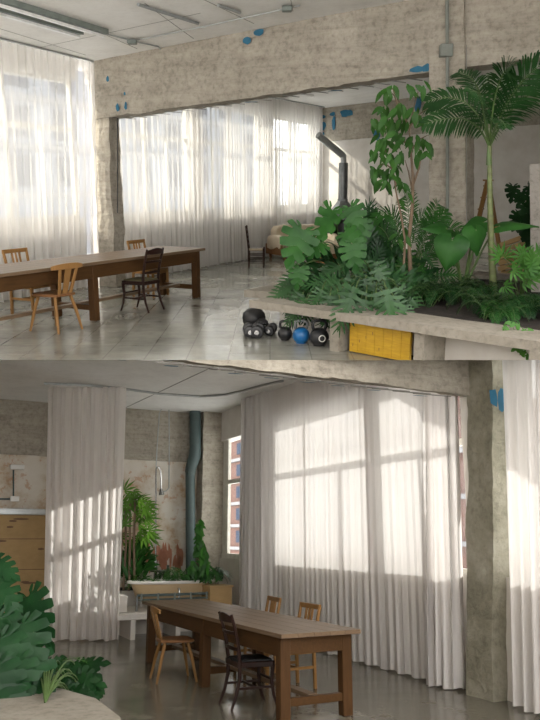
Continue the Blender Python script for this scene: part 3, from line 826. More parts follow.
strip('small fluorescent strip light on the ceiling beyond the beam', 3.6, 5.4, 2.6, None, .12)
def conduit(pts, label, r=.012, z=-.02, box=None):
    o = thing('electrical_conduit', label, 'conduit', uw(pts[0][0], pts[0][1], 0)); o.matrix_world = U.M.copy()
    m = MB(); m.tube([uw(s, t, uzc(s, t)+z) for s, t in pts], r, 6); m.build('tube', M['galv'], o)
    if box:
        s, t = box; c = uw(s, t, uzc(s, t)-.05)
        m = MB(); m.box(c.x-.065, c.x+.065, c.y-.065, c.y+.065, c.z-.03, c.z+.03); m.build('junction_box', M['galv2'], o, bevel=.01)
    return o
def cst(px, py):
    p = U.fl(px, py, 3.8); a, b, _ = ust(p); p = U.fl(px, py, uzc(a, b)); a, b, _ = ust(p); return (a, b)
conduit([cst(100,31), cst(132,40), cst(158,46), cst(163,51)], 'thin conduit with small junction box on the ceiling beyond the strip lights', box=cst(132,39))
conduit([cst(130,41), cst(200,24), cst(262,9), cst(300,0)], 'pale conduit running across the ceiling towards the top centre', r=.010)
conduit([cst(138,0), cst(198,20)], 'dark track on the ceiling between two conduits', r=.022)
conduit([cst(218,0), cst(240,8)], 'short dark track at the top edge of the ceiling', r=.02, box=cst(287,1))
# conduit and box on the main pillar
o = thing('pillar_conduit', 'grey metal conduit with a square junction box running down the main pillar', 'conduit', uw(-.1, 5.9, 0)); o.matrix_world = U.M.copy()
pc = lambda px, py: U.pl(px, py, K-UD*.10, K-UD*.10+UN)
m = MB(); m.tube([pc(447, -12), pc(447.2, 43)], .022, 8); m.tube([pc(447.3, 57), pc(447.5, 300)], .022, 8); m.build('tube', M['condg'], o, smooth=True)
m = MB(); a = pc(439.5, 57); b = pc(454, 43); m.hexa([V((x, y, z)) for x in (a.x, b.x) for y in (a.y-.06, a.y+.06) for z in (a.z, b.z)]); m.build('junction_box', M['condg'], o, bevel=.008)
# conduit on window column
o = thing('column_conduit', 'thin dark conduit down the edge of the window column beside the far curtain', 'conduit', uw(.0, .42, 0)); o.matrix_world = U.M.copy()
m = MB(); m.tube([U.pl(117.5, 118, uw(0,0), uw(0,1)), U.pl(117.5, 213, uw(0,0), uw(0,1))], .010, 6); m.build('tube', M['black'], o)
# ================================================================== upper planter bench
CUR[0] = U
BZ = .43
f0 = U.fl(249, 300, BZ); f1 = U.fl(560, 344.5, BZ); i0 = U.fl(284, 294.5, BZ); i1 = U.fl(488, 323, BZ)
fd = (f1-f0).normalized(); i1 = i0 + (i1-i0)*1.45
def slab(name, poly, z0, z1, mat, label, cat, amp=.004, kind=None):
    m = MB(); m.hexa([V((poly[0].x, poly[0].y, z0)), V((poly[0].x, poly[0].y, z1)), V((poly[1].x, poly[1].y, z0)), V((poly[1].x, poly[1].y, z1)),
                      V((poly[2].x, poly[2].y, z0)), V((poly[2].x, poly[2].y, z1)), V((poly[3].x, poly[3].y, z0)), V((poly[3].x, poly[3].y, z1))], (30, 3, 2), amp)
    return m
pl_ = thing('concrete_planter', 'low concrete planter with a bench ledge around it, in front of the pillar', 'planter', f0.xy.to_3d()); pl_.matrix_world = U.M.copy()
m = slab('x', [f0, i0, f1, i1], BZ-.085, BZ, None, '', ''); m.build('front_ledge', M['bench'], pl_, bevel=0)
a = U.fl(244, 290, BZ-.004); b = U.fl(284, 282, BZ-.004); bb = a + (b-a)*3.1; w = V((UN.x, UN.y, 0))*.55
m = slab('x', [a, a+w, bb, bb+w], BZ-.095, BZ-.004, None, '', ''); m.build('side_ledge', M['bench'], pl_)
m = slab('x', [bb, bb+UD*.4, bb+UN*5.1, bb+UN*5.1+UD*.4], .0, BZ, None, '', ''); m.build('rear_wall', M['bench'], pl_)
# inner planter wall, set back under the ledge
k0 = i0 - (i0-f0)*.12 ; k1 = i1 - (i1-f1)*.12
kd = (k1-k0).normalized(); kn = V((-kd.y, kd.x, 0))
m = slab('x', [k0, k0+kn*.12, k1, k1+kn*.12], 0, BZ-.08, None, '', ''); m.build('planter_wall', M['plaster'], pl_)
m = slab('x', [k0, k0+kn*.12, a+w*.8+UD*2.5, a+w*.8+UD*2.5+kn*.12], 0, BZ-.09, None, '', ''); m.build('planter_wall', M['plaster'], pl_)
m = MB(); m.add([k0+V((0,0,-.02)), k1+V((0,0,-.02)), bb+UN*5.1+V((0,0,-.02)), bb+w*.9+V((0,0,-.02))], [(0,1,2,3)])
for v in m.v: v.z = BZ-.05
nz = MB(); 
N_ = 40; vs = []; fs = []
c4 = [V(v) for v in m.v]
for i in range(N_+1):
    for j in range(N_+1):
        p = c4[0].lerp(c4[1], i/N_).lerp(c4[3].lerp(c4[2], i/N_), j/N_); p.z += .03*noise.noise(p*4) + .10*(j/N_)*(1-j/N_); vs.append(p)
for i in range(N_):
    for j in range(N_): q = i*(N_+1)+j; fs.append((q, q+1, q+N_+2, q+N_+1))
nz.add(vs, fs); nz.build('soil', M['soil'], pl_)
# supports
def sup(pxa, pxb, pyb):
    p = U.fl(pxa, pyb); q = U.fl(pxb, pyb+(pxb-pxa)*.12)
    q = p + fd*((q-p).dot(fd)); back = kn*.42
    m = MB(); m.hexa([V((p.x, p.y, 0)), V((p.x, p.y, BZ-.082)), V((p.x+back.x, p.y+back.y, 0)), V((p.x+back.x, p.y+back.y, BZ-.082)),
                      V((q.x, q.y, 0)), V((q.x, q.y, BZ-.082)), V((q.x+back.x, q.y+back.y, 0)), V((q.x+back.x, q.y+back.y, BZ-.082))], (2, 3, 4), .003)
    m.build('ledge_support', M['bench'], pl_)
sup(329.5, 340, 350.5); sup(413, 424, 366); sup(526, 545, 390)
# yellow board leaning in the recess
ya = U.fl(352, 351) + kn*.10; yb = U.fl(414, 361.5) + kn*.10; ya.z = yb.z = 0
ya = f0 + fd*((ya-f0).dot(fd)) + kn*.16; yb = f0 + fd*((yb-f0).dot(fd)) + kn*.16; ya.z = yb.z = .01
m = MB()
n = 7
for k in range(n):
    a_ = ya.lerp(yb, k/n); b_ = ya.lerp(yb, (k+.97)/n)
    m.add([a_, b_, b_+kn*.03, a_+kn*.03, a_+V((0,0,.325)), b_+V((0,0,.325)), b_+kn*.03+V((0,0,.325)), a_+kn*.03+V((0,0,.325))], [(0,3,2,1),(4,5,6,7),(0,1,5,4),(1,2,6,5),(2,3,7,6),(3,0,4,7)])
for k in range(5):
    c = ya.lerp(yb, (k+.5)/9) + V((0,0,.06+.2*((k*5) % 4)/4)) - kn*.002; m.add([c, c+fd*.008, c+fd*.008+V((0,0,.03)), c+V((0,0,.03))], [(0,1,2,3)], 1)
tag(m.build('yellow_board', [M['yellow'], M['plydark']]), 'yellow formwork board standing in the recess under the concrete ledge', 'board')
# ------------------------------------------------------------------ weights
def dumbbell(label, loc, rz, r=.062, gap=.12, grp='black dumbbells under the ledge', tilt=0):
    t = thing('dumbbell', label, 'dumbbell', loc + V((0, 0, r)), rz, grp)
    for sx in (-1, 1):
        MM = Matrix.Translation((sx*gap/2, 0, 0)) @ Matrix.Rotation(sx*PI/2, 4, 'Y')
        m = MB(); m.lathe([(r*.75, 0), (r, .012), (r, .05), (r*.86, .062), (r*.86, .085), (r*.5, .09), (r*.42, .10), (r*.25, .102)], 18, M=MM); m.build('weight_head', M['black'], t, smooth=True)
        m = MB(); m.lathe([(r*.36, .102), (r*.36, .108), (r*.15, .11)], 12, M=MM); m.build('end_cap', M['chrome'], t, smooth=True)
    m = MB(); m.lathe([(.015, -gap/2), (.018, 0), (.015, gap/2)], 12, M=Matrix.Rotation(PI/2, 4, 'Y')); m.build('handle', M['chrome'], t, smooth=True)
    return t
def kettlebell(label, loc, rz, r, mat, hmat, grp=None, badge=False):
    t = thing('kettlebell', label, 'kettlebell', loc, rz, grp)
    pr = [(r*.55, 0), (r*.62, .004)]
    for k in range(3, 15):
        a = -PI/2 + PI*k/16; pr.append((r*math.cos(a), r*.92 + r*math.sin(a)*.98))
    pr.append((r*.35, r*1.82))
    m = MB(); m.lathe(pr, 24); m.build('bell', mat, t, smooth='all')
    m = MB(); w = r*.72
    pts = [(0, -w*.72, r*1.45), (0, -w*.95, r*1.9), (0, -w*1.0, r*2.25), (0, -w*.85, r*2.5), (0, -w*.5, r*2.62), (0, 0, r*2.64), (0, w*.5, r*2.62), (0, w*.85, r*2.5), (0, w*1.0, r*2.25), (0, w*.95, r*1.9), (0, w*.72, r*1.45)]
    m.tube(pts, .0165, 10); m.build('handle', hmat, t, smooth='all')
    if badge:
        MM = Matrix.Translation((r*.90, 0, r*.92)) @ Matrix.Rotation(PI/2, 4, 'Y')
        m = MB(); m.lathe([(r*.36, .0), (r*.36, r*.13), (r*.28, r*.13), (r*.28, r*.10)], 20, M=MM, cap=False); m.build('badge_ring', M['white'], t, smooth=True)
    return t
def flo(px, py): p = U.fl(px, py); p.z = 0; return p
toc = -PI/2
dumbbell('black dumbbell leftmost in the front row beneath the ledge corner', flo(249, 336), toc+.1, .07)
dumbbell('black dumbbell second from the left in the front row beneath the ledge', flo(257.5, 336.5), toc-.05, .075)
dumbbell('smaller black dumbbell between the front dumbbells and the first kettlebell', flo(271, 334), toc-.2, .06)
m = MB(); m.lathe([(.02, 0), (.10, .02), (.155, .08), (.17, .15), (.155, .22), (.10, .28), (.02, .30)], 24, M=Matrix.Translation(flo(254, 328)) @ Matrix.Scale(.85, 4))
tag(m.build('slam_ball', M['black'], smooth='all'), 'round black ball behind the leftmost dumbbells, under the ledge corner', 'ball')
dumbbell('black dumbbell resting behind the front row, right of the round ball', flo(260, 329), toc+.3, .075)
kettlebell('small black kettlebell, leftmost of the three kettlebells', flo(285, 340), toc-.1, .082, M['black'], M['black'], 'kettlebells under the ledge')
kettlebell('bright blue kettlebell with a steel handle', flo(301, 343), toc+.05, .095, M['bluekb'], M['fdark'], 'kettlebells under the ledge')
kettlebell('large black kettlebell with a round white badge', flo(319, 345.5), toc+.25, .105, M['black'], M['black'], 'kettlebells under the ledge', True)

# ================================================================== lower: bath corner
CUR[0] = L
BL = .40
# masonry platform with open niches below
pf = thing('masonry_platform', 'white masonry platform with open niches carrying the bathtub', 'platform', lw(2.55, 2, 0)); pf.matrix_world = L.M.copy()
m = MB(); stbox(m, lw, 2.5, 4.60, -.10, 2.32, BL-.10, BL); m.build('platform_top', M['plaster'], pf, bevel=.01)
for t0, t1 in ((2.02, 2.10), (1.26, 1.34), (.5, .58), (-.1, -.02)):
    m = MB(); stbox(m, lw, 2.5, 3.2, t0, t1, 0, BL-.10); m.build('platform_pier', M['plaster'], pf)
m = MB(); stbox(m, lw, 3.2, 3.3, -.1, 2.32, 0, BL-.10); m.build('platform_back', M['plaster'], pf)
for z0, z1, s0, t0, t1, nm in ((BL+.002, BL+.26, 2.75, 2.10, 2.32, 'lower'), (BL+.262, BL+.50, 2.95, 2.20, 2.32, 'upper')):
    m = MB(); stbox(m, lw, s0, 4.5, t0, t1, z0, z1); tag(m.build('masonry_step', M['plaster'], bevel=.01), 'white masonry step beside the bathtub, the %s block' % nm, 'step', 'white steps at the bathtub')
# bathtub
tc = L.pl(171.5, 580, lw(3.4, 0), lw(3.4, 1)); zr = tc.z; ts = V((tc.x, tc.y, BL))
tl = V((L.pl(129, 580, lw(3.4,0), lw(3.4,1)) - L.pl(214.5, 580, lw(3.4,0), lw(3.4,1))).xy.to_3d()).length/2
tb = thing('bathtub', 'freestanding tan bathtub with white rim below the ferns', 'bathtub', ts, rotz(LN))
H = zr - BL
def shell(prof, n=40):
    m = MB(); vs = []; fs = []
    for rx, ry, z in prof:
        for k in range(n):
            a = 2*PI*k/n; ca, sa = math.cos(a), math.sin(a)
            vs.append((rx*math.copysign(abs(ca)**.75, ca), ry*math.copysign(abs(sa)**.75, sa), z))
    for i in range(len(prof)-1):
        for k in range(n):
            a = i*n+k; b = i*n+(k+1) % n; fs.append((a, b, b+n, a+n))
    fs.append(tuple(range(n-1, -1, -1))); m.add(vs, fs); return m
w2 = .38
shell([(tl*.62, w2*.6, .09), (tl*.78, w2*.8, .16), (tl*.84, w2*.88, H*.6), (tl*.90, w2*.93, H-.05)]).build('tub_body', M['tanmat'], tb, smooth='all')
shell([(tl*.6, w2*.55, .14), (tl*.74, w2*.74, .20), (tl*.86, w2*.84, H-.05), (tl*.93, w2*.92, H-.015)]).build('basin', M['white'], tb, smooth='all')
m = shell([(tl*.90, w2*.90, H-.05), (tl*.985, w2*1.0, H-.045), (tl, w2*1.02, H-.02), (tl*.985, w2*1.0, H), (tl*.92, w2*.9, H+.003), (tl*.90, w2*.88, H-.03)]); m.f.pop(); m.m.pop()
m.build('rim', M['white'], tb, smooth='all')
for x in (-.45, .45):
    for y in (-.22, .22):
        m = MB(); m.tube([(x*tl/.8, y, .12), (x*tl/.8*1.05, y*1.15, .07), (x*tl/.8, y*1.15, 0)], [.03, .022, .028], 8); m.build('foot', M['white'], tb, smooth=True)
m = MB(); m.tube([(.0, .42, H-.12), (0, .45, H-.14), (0, .45, .15)], .02, 10); m.build('waste_pipe', M['chrome'], tb, smooth=True)
# wheeled steel frame rail in front
rl = thing('pipe_rail', 'dark steel pipe rail with pale clamps in front of the bathtub', 'rail', lw(2.9, 1.5, BL)); rl.matrix_world = L.M.copy()
pa = L.pl(137, 597, lw(2.85, 0), lw(2.85, 1)); pb = L.pl(211, 592, lw(2.85, 0), lw(2.85, 1)); pb.z = pa.z = (pa.z+pb.z)/2
m = MB(); m.tube([pa, pb], .022, 10); m.tube([pa-V((0,0,.07)), pb-V((0,0,.07))], .014, 8); m.build('pipe', M['pipe'], rl, smooth=True)
for k in range(5):
    p = pa.lerp(pb, .06+.22*k); m = MB(); m.box(p.x-.016, p.x+.016, p.y-.03, p.y+.03, p.z-.09, p.z+.03); m.build('clamp', M['galv2'], rl, bevel=.004)
for p in (pa, pb):
    m = MB(); m.tube([p, V((p.x, p.y, BL))], .02, 8); m.build('post', M['fdark'], rl)
# plywood cabinet
ca_ = L.pl(210, 590, lw(2.75, 0), lw(2.75, 1)); cb_ = L.pl(238.5, 590, lw(2.75, 0), lw(2.75, 1)); zt = L.pl(224, 585.5, lw(2.75, 0), lw(2.75, 1)).z
t0 = (ca_-A0).dot(LN); t1 = max((cb_-A0).dot(LN), .25)
cb2 = thing('plywood_cabinet', 'small pale plywood cabinet right of the bathtub', 'cabinet', lw(2.75, (t0+t1)/2, BL)); cb2.matrix_world = L.M.copy()
m = MB(); stbox(m, lw, 2.75, 3.2, t1, t0, BL, zt-.03); m.build('body', M['ply'], cb2, bevel=.004)
m = MB(); stbox(m, lw, 2.72, 3.22, t1-.02, t0+.02, zt-.03, zt); m.build('top_panel', M['ply'], cb2, bevel=.003)
# raised planting bed at the back wall
m = MB(); stbox(m, lw, 3.95, 4.58, .1, 2.32, BL+.002, BL+.26)
tag(m.build('planting_bed', M['plaster'], bevel=.01), 'white masonry planting bed behind the bathtub', 'planter')
m = MB(); stbox(m, lw, 3.98, 4.55, .14, 2.28, BL+.261, BL+.28); tag(m.build('bed_soil', M['soil']), 'dark soil in the planting bed behind the bathtub', 'soil', kind='stuff')
# pipes on the back wall
W4 = lw(4.45, 0); lwp = lambda px, py, s=4.45: L.pl(px, py, lw(s, 0), lw(s, 1))
sh = thing('shower_riser', 'thin metal shower riser with hooked head beside the soil pipe', 'shower', lwp(156, 570)); sh.matrix_world = L.M.copy()
m = MB(); m.tube([lwp(155.3, 578), lwp(155.5, 560)], .035, 8); m.tube([lwp(155.5, 574), lwp(156, 470), lwp(156.5, 467), lwp(158.5, 467), lwp(160.5, 471), lwp(161, 480), lwp(161, 489)], .016, 8)
m.build('riser', M['chrome'], sh, smooth=True)
m = MB(); m.tube([lwp(156, 468), lwp(157.5, 440), lwp(159.5, 413), lwp(162, 408), lwp(165, 406), lwp(169, 408), lwp(169.3, 440), lwp(169, 488), lwp(166, 491), lwp(161.5, 492)], .011, 6); m.build('hose', M['galv'], sh, smooth=True)
m = MB(); m.tube([lwp(161, 489), lwp(161.5, 495)], [.03, .055], 10); m.build('shower_head', M['chrome'], sh, smooth=True)
m = MB(); m.tube([lwp(163.5, 409), lwp(163.5, 405)], .04, 8); m.build('ceiling_bracket', M['galv'], sh)
tp = thing('bath_tap', 'brass and steel bath tap between the shower riser and the rim', 'tap', lwp(158, 575, 4.2)); tp.matrix_world = L.M.copy()
m = MB(); m.tube([lwp(150, 571, 4.2), lwp(170, 571, 4.2)], .022, 8); m.build('body', M['chrome'], tp, smooth=True)
for px in (151, 168):
    m = MB(); m.tube([lwp(px, 571, 4.2), lwp(px, 565, 4.2)], .03, 8); m.build('handle', M['chrome'], tp, smooth=True)
m = MB(); m.tube([lwp(160, 571, 4.2), lwp(160, 580, 4.2)], .018, 8); m.build('spout', M['chrome'], tp, smooth=True)
so = thing('soil_pipe', 'thick teal-grey drain pipe with a stepped collar in the far corner', 'drain pipe', lwp(194, 590)); so.matrix_world = L.M.copy()
q = lambda px, py: lwp(px, py, 4.42)
m = MB(); m.tube([q(195, 408), q(195.2, 450)], .115, 16); m.tube([q(190.2, 470), q(190.8, 600)], .095, 16); m.build('pipe', M['pipe'], so, smooth=True)
m = MB(); m.tube([q(195.2, 449), q(194.8, 455), q(191, 468), q(190.2, 473)], [.12, .125, .11, .105], 16); m.build('collar', M['pipe'], so, smooth=True)
# plywood door with steel rail, left of the hanging curtain
dw = lambda px, py, s=4.52: L.pl(px, py, lw(s, 0), lw(s, 1))
zt = dw(20, 515).z; tr_ = (dw(46, 560)-A0).dot(LN)
pd = thing('plywood_door', 'large knotty plywood sliding door behind the monstera', 'sliding door', lw(4.5, 4, 0)); pd.matrix_world = L.M.copy()
m = MB(); stbox(m, lw, 4.48, 4.56, tr_, 6.8, 0, zt); m.build('panel', M['ply'], pd, bevel=.004)
zr_ = dw(20, 509).z
m = MB(); stbox(m, lw, 4.42, 4.60, tr_-.15, 6.8, zt+.01, zr_); stbox(m, lw, 4.40, 4.60, tr_-.15, 6.8, zr_-.015, zr_); m.build('steel_rail', M['galv'], pd)
r = random.Random(8)
for px, py in ((13,521),(21,519),(10,527),(0,541),(41,549),(25,582),(31,583),(16,600),(34,622)):
    c = dw(px, py, 4.47); m = MB(); a = LN*(.05+.1*r.random()); vs = [c+a*math.cos(x)+V((0,0,.018*math.sin(x))) for x in [2*PI*i/8 for i in range(8)]]
    m.add(vs + [v+LA*.006 for v in vs], [tuple(range(8))] + [(i, (i+1) % 8, 8+(i+1) % 8, 8+i) for i in range(8)]); m.build('knot', M['plydark'], pd)
for z in (zt-.42, zt-.95, zt-1.42):
    m = MB(); stbox(m, lw, 4.474, 4.48, tr_+.02, 6.8, z-.006, z+.006); m.build('board_joint', M['plydark'], pd)
sw = thing('wall_switch_conduit', 'white lamp bar and socket joined by a conduit on the wall above the plywood door', 'switch', dw(13, 480)); sw.matrix_world = L.M.copy()
a = dw(10.5, 464.5, 4.5); b = dw(24, 469.5, 4.5); m = MB(); stbox(m, lw, 4.46, 4.56, (b-A0).dot(LN), (a-A0).dot(LN), b.z, a.z); m.build('lamp_bar', M['white'], sw, bevel=.008)
m = MB(); m.tube([dw(13.5, 470, 4.55), dw(13.5, 497, 4.55)], .016, 6); m.tube([dw(12, 499, 4.55), dw(-8, 499, 4.55)], .016, 6); m.build('conduit', M['pipe'], sw)
a = dw(10.5, 496, 4.5); b = dw(19, 501.5, 4.5); m = MB(); stbox(m, lw, 4.48, 4.56, (b-A0).dot(LN), (a-A0).dot(LN), b.z, a.z); m.build('socket', M['white'], sw, bevel=.006)
# lower planter slab (foreground left)
m = MB(); z = .42
pts = [L.fl(x, y, z) for x, y in ((-45, 686), (62, 688), (97, 698), (121, 716), (128, 790), (-120, 790))]
m.prism([(p.x, p.y) for p in pts], 0, z)
tag(m.build('low_concrete_planter', M['bench'], bevel=.012), 'low pale concrete planter slab at lower left under the monstera', 'planter')
# ================================================================== plants
def orient(pos, yd, up_):
    y = V(yd).normalized(); z = V(up_); z = (z - y*z.dot(y))
    if z.length < 1e-3: z = y.orthogonal()
    z.normalize(); x = y.cross(z)
    return Matrix(((x.x, y.x, z.x, pos[0]), (x.y, y.y, z.y, pos[1]), (x.z, y.z, z.z, pos[2]), (0, 0, 0, 1)))
def leaf_split(mb, Mx, Ln, Wd, n=6, inner=.5, gap=.22, droop=.25, r=rnd, heart=.2, curl=.15, fwd=.20, teeth=0, blunt=0):
    """lobed leaf: midrib along +Y from the petiole joint; lobes leave the midrib on both sides"""
    def wf(t): return Wd/2*max(.06, math.sin(PI*min(1, ((t+.16)/1.16)**.72)))
    def yy(t): return Ln*t
    def P(x, y):
        u = x/(Wd/2); return V((x, y, -droop*Wd*.5*u*u*.6 + abs(x)*.12 - curl*Ln*(y/Ln)**2))
    for sd in (-1, 1):
        ts = [i/n*.93 for i in range(n+1)]
        for i in range(n):
            a, b = ts[i], ts[i+1]; c = (a+b)/2
            w = wf(c); f = (fwd - heart*2.2*max(0, .35-c)/.35)*Ln
            w *= (.94 + .12*r.random())
            ya, yb, yc = yy(a), yy(b), yy(c)
            s_in = inner*w; fi = f*inner
            ha = (yb-ya)*.5
            g = ha*(1-gap)
            ym = yc+fi
            p0 = P(0, ya); p1 = P(0, yb)
            m0 = P(sd*s_in, ym-ha*(1 if i else 1.3)); m1 = P(sd*s_in, ym+ha)
            n0 = P(sd*s_in*1.02, ym-g); n1 = P(sd*s_in*1.02, ym+g)
            yo = yc + f*.85
            q0 = P(sd*w*(.82+.10*blunt), yo-g*(.95+.1*blunt)); q1 = P(sd*w*(.80+.1*blunt), yo+g*(.75+.25*blunt))
            tp = P(sd*w, yc+f*1.05+g*.1)
            vs = [p0, p1, m1, m0, n0, n1, q1, q0, tp]
            fs = [(0,1,2,3), (4,5,6,7), (7,6,8)] if sd < 0 else [(3,2,1,0), (7,6,5,4), (8,6,7)]
            mb.add(vs, fs, 0, Mx)
    e = yy(.93); w = wf(.9)
    mb.add([P(-w*.5, e*.98), P(0, e*.93), P(w*.5, e*.98), P(0, Ln*1.04)], [(0,1,3), (1,2,3)], 0, Mx)
    mb.sheet = True
def leaf_monstera(mb, Mx, Ln, n=6, slit=.5, gap=.2, droop=.25, r=rnd, curl=.2, ws=1.0):
    out = [(.0,-.02),(.14,-.17),(.32,-.20),(.46,-.08),(.52,.12),(.50,.34),(.41,.56),(.28,.76),(.13,.93),(0,1.06)]
    def ol(u):
        x = u*(len(out)-1); i = min(len(out)-2, int(x)); f = x-i
        return out[i][0]*(1-f)+out[i+1][0]*f, out[i][1]*(1-f)+out[i+1][1]*f
    def P(sd, u, q):
        ox, oy = ol(u); my = .90*max(0, (u-.33)/.67)**1.25
        x = ox*q*ws; y = my + (oy-my)*q + .05*math.sin(PI*q)*(1-u)
        z = -droop*x*x*1.6 + abs(x)*.15 - curl*y*abs(y) - .03*math.sin(q*PI)*math.sin(u*n*PI)**2
        return V((sd*x*Ln, y*Ln, z*Ln))
    for sd in (-1, 1):
        us_ = [0.06 + .94*(i/n) for i in range(n+1)]
        for i in range(n):
            a, b = us_[i], us_[i+1]; c = (a+b)/2; g = (b-a)*gap; g0 = g if i else 0; g1 = g if i < n-1 else 0
            si = slit*(.9+.3*r.random())
            rows = [(0, a, c, b), (si, a, c, b), (si+.02, a+g0*.35, c, b-g1*.35), (.85, a+g0*.75, c, b-g1*.6), (.98, a+g0*1.3, c, b-g1*1.0)]
            vs = [P(sd, u, q) for q, *ul in rows for u in ul]
            fs = []
            for k in range(4):
                for j in (0, 1):
                    q = 3*k+j; fs.append((q, q+1, q+4, q+3) if sd > 0 else (q+3, q+4, q+1, q))
            mb.add(vs, fs, 0, Mx)
    mb.sheet = True
def leaf_oval(mb, Mx, Ln, Wd, droop=.3, fold=.18, heart=0, seg=4):
    vs = []; fs = []
    for i in range(seg+1):
        t = i/seg; w = Wd/2*(math.sin(PI*min(1, (t*.96+.03))**.8) if not heart else max(.0, (1-t)**.6*(.75+.9*t) if t > 0 else .75))
        if i == seg: w = .004
        z = -droop*Ln*t*t; y = Ln*t
        vs += [(-w, y-heart*Ln*.25*(1-t)**3, z+w*fold), (0, y, z), (w, y-heart*Ln*.25*(1-t)**3, z+w*fold)]
    for i in range(seg): b = 3*i; fs += [(b, b+1, b+4, b+3), (b+1, b+2, b+5, b+4)]
    mb.add(vs, fs, 0, Mx); mb.sheet = True
def bez(p, n):
    p = [V(x) for x in p]
    out = []
    for i in range(n+1):
        t = i/n; q = p
        while len(q) > 1: q = [q[k].lerp(q[k+1], t) for k in range(len(q)-1)]
        out.append(q[0])
    return out
def frond(st, lf, ctrl, n=22, ll=.3, lw_=.022, droop=.5, r=rnd, t0=.18, rad=.009, up_=(0,0,1), vshape=.35):
    pts = bez(ctrl, 14)
    st.tube(pts, [rad*(1-.8*i/14) for i in range(15)], 5)
    pp = bez(ctrl, 60)
    for k in range(n):
        t = t0 + (1-t0)*k/(n-1); i = min(59, int(t*60)); p = pp[i]; d = (pp[min(60, i+1)]-pp[max(0, i-1)]).normalized()
        side = d.cross(V(up_))
        if side.length < .05: side = d.cross(V((0, 1, 0)))
        side.normalize(); un = side.cross(d)
        l = ll*(math.sin(PI*(.12+.83*(t-t0)/(1-t0)))**.6)*(.9+.2*r.random())
        for sd in (-1, 1):
            dr = (side*sd*.85 + d*(.55+.5*t) + un*vshape + V((r.uniform(-.08,.08), r.uniform(-.08,.08), r.uniform(-.08,.08)))).normalized()
            wv = dr.cross(un).normalized()*lw_/2
            a = p; b = p+dr*l*.45 + V((0,0,-droop*l*.08)); c = p+dr*l*.8+V((0,0,-droop*l*.30)); e = p+dr*l*.98+V((0,0,-droop*l*.55))
            lf.add([a-wv*.4, a+wv*.4, b+wv, b-wv, c+wv*.75, c-wv*.75, e], [(0,1,2,3), (3,2,4,5), (5,4,6)])
    lf.sheet = True
def plant(name, label, cat, fr, base, group=None):
    t = thing(name, label, cat, base, 0, group); t.matrix_world = fr.M.copy(); return t
def finish(t, st, lf, mat, smat=None, lname='foliage', sname='stem'):
    if lf.f: lf.build(lname, mat, t, smooth='all')
    if st.f: st.build(sname, smat or M['stem'], t, smooth=True)
def cam_leaf(fr, px, py, d, ang, tilt=.35, yaw=0.0):
    """frame for a leaf whose tip direction reads as angle ang (deg) in elevation from the front"""
    a = math.radians(ang); yd = V((math.cos(a), -.25, math.sin(a)))
    return orient(fr.at(px, py, d), yd, V((yaw, -1, tilt)))

CUR[0] = U
def petiole(st, base, mx, r=.008):
    tip = mx.translation; b = V(base); mid = b.lerp(tip, .55) + V((0, 0, .15+.1*(tip-b).length))
    st.tube(bez([b, mid, tip], 8), [r*1.2]*4 + [r]*5, 5)
SOIL = .40
# --- monstera, left of the planter
base = U.fl(350, 284, SOIL); t = plant('monstera', 'green monstera with large split leaves at the left end of the raised planter', 'plant', U, base)
lf = MB(); st = MB(); r = random.Random(11)
for px, py, d, ang, L_, W_, yw, tl in ((303,230,8.3,-112,.46,.40,.15,.3),(332,210,8.4,-112,.46,.30,.75,.2),(350,207,8.8,-60,.34,.30,-.2,.6),(322,243,8.5,-150,.30,.30,.2,.9),
        (345,232,8.7,-35,.32,.32,-.3,.9),(300,268,8.4,-100,.26,.24,.1,.7),(361,222,8.8,-95,.32,.32,.1,.5),(352,244,8.4,-80,.34,.32,0,.6)):
    mx = cam_leaf(U, px, py, d, ang, tl, yw); leaf_monstera(lf, mx, L_*.95, 6, .5, .2, .3, r, .2, max(.6, min(1, 1.15*W_/L_))); petiole(st, base + V((r.uniform(-.1,.1), r.uniform(-.1,.1), 0)), mx)
finish(t, st, lf, M['l_mid'])
# --- lobed philodendrons spilling over the ledge
def selloum(label, bpx, leaves, mat, seed, L0=.42):
    b = U.fl(bpx[0], bpx[1], SOIL); t = plant('lobed_philodendron', label, 'plant', U, b, None)
    lf = MB(); st = MB(); r = random.Random(seed)
    for px, py, d, ang, sc in leaves:
        mx = cam_leaf(U, px, py, d, ang, .35+.7*r.random(), r.uniform(-.5, .5))
        leaf_split(lf, mx, L0*sc, L0*sc*.74, 8, .24, .30, .35, r, .14, .2, .24); petiole(st, b + V((r.uniform(-.08,.08), r.uniform(-.08,.08), 0)), mx, .007)
    finish(t, st, lf, mat)
def spray(cx, cy, rx, ry, n, seed, dmid=8.7, dspan=.6, ang0=-90, spread=80, s=(.7, 1.15)):
    r = random.Random(seed); out = []
    for k in range(n):
        a = 2*PI*k/n + r.uniform(-.3, .3); q = math.sqrt(r.random())*.95
        x = cx + rx*q*math.cos(a); y = cy + ry*q*math.sin(a)
        ang = ang0 + spread*(x-cx)/rx + r.uniform(-25, 25)
        out.append((x, y, dmid - dspan*(y-cy)/ry + r.uniform(-.15, .15), ang, r.uniform(*s)))
    return out
selloum('silvery green lobed philodendron spilling over the ledge corner above the kettlebells', (330, 292), spray(318, 284, 33, 20, 30, 1, 8.6, .45) + [(330,296,8.05,-95,1.0),(322,290,8.1,-120,.8),(340,300,7.9,-60,.8)], M['l_silver'], 21, .34)
selloum('lobed philodendron at the middle of the planter, leaves drooping over the ledge', (372, 296), spray(368, 282, 34, 26, 34, 2, 8.4, .5) + [(356,288,7.6,-115,1.3),(386,290,7.45,-75,1.25),(376,293,7.8,-80,1.1),(366,300,7.7,-110,.9),(386,302,7.65,-70,.9),(396,300,7.65,-50,.8)], M['l_silver'], 22, .36)
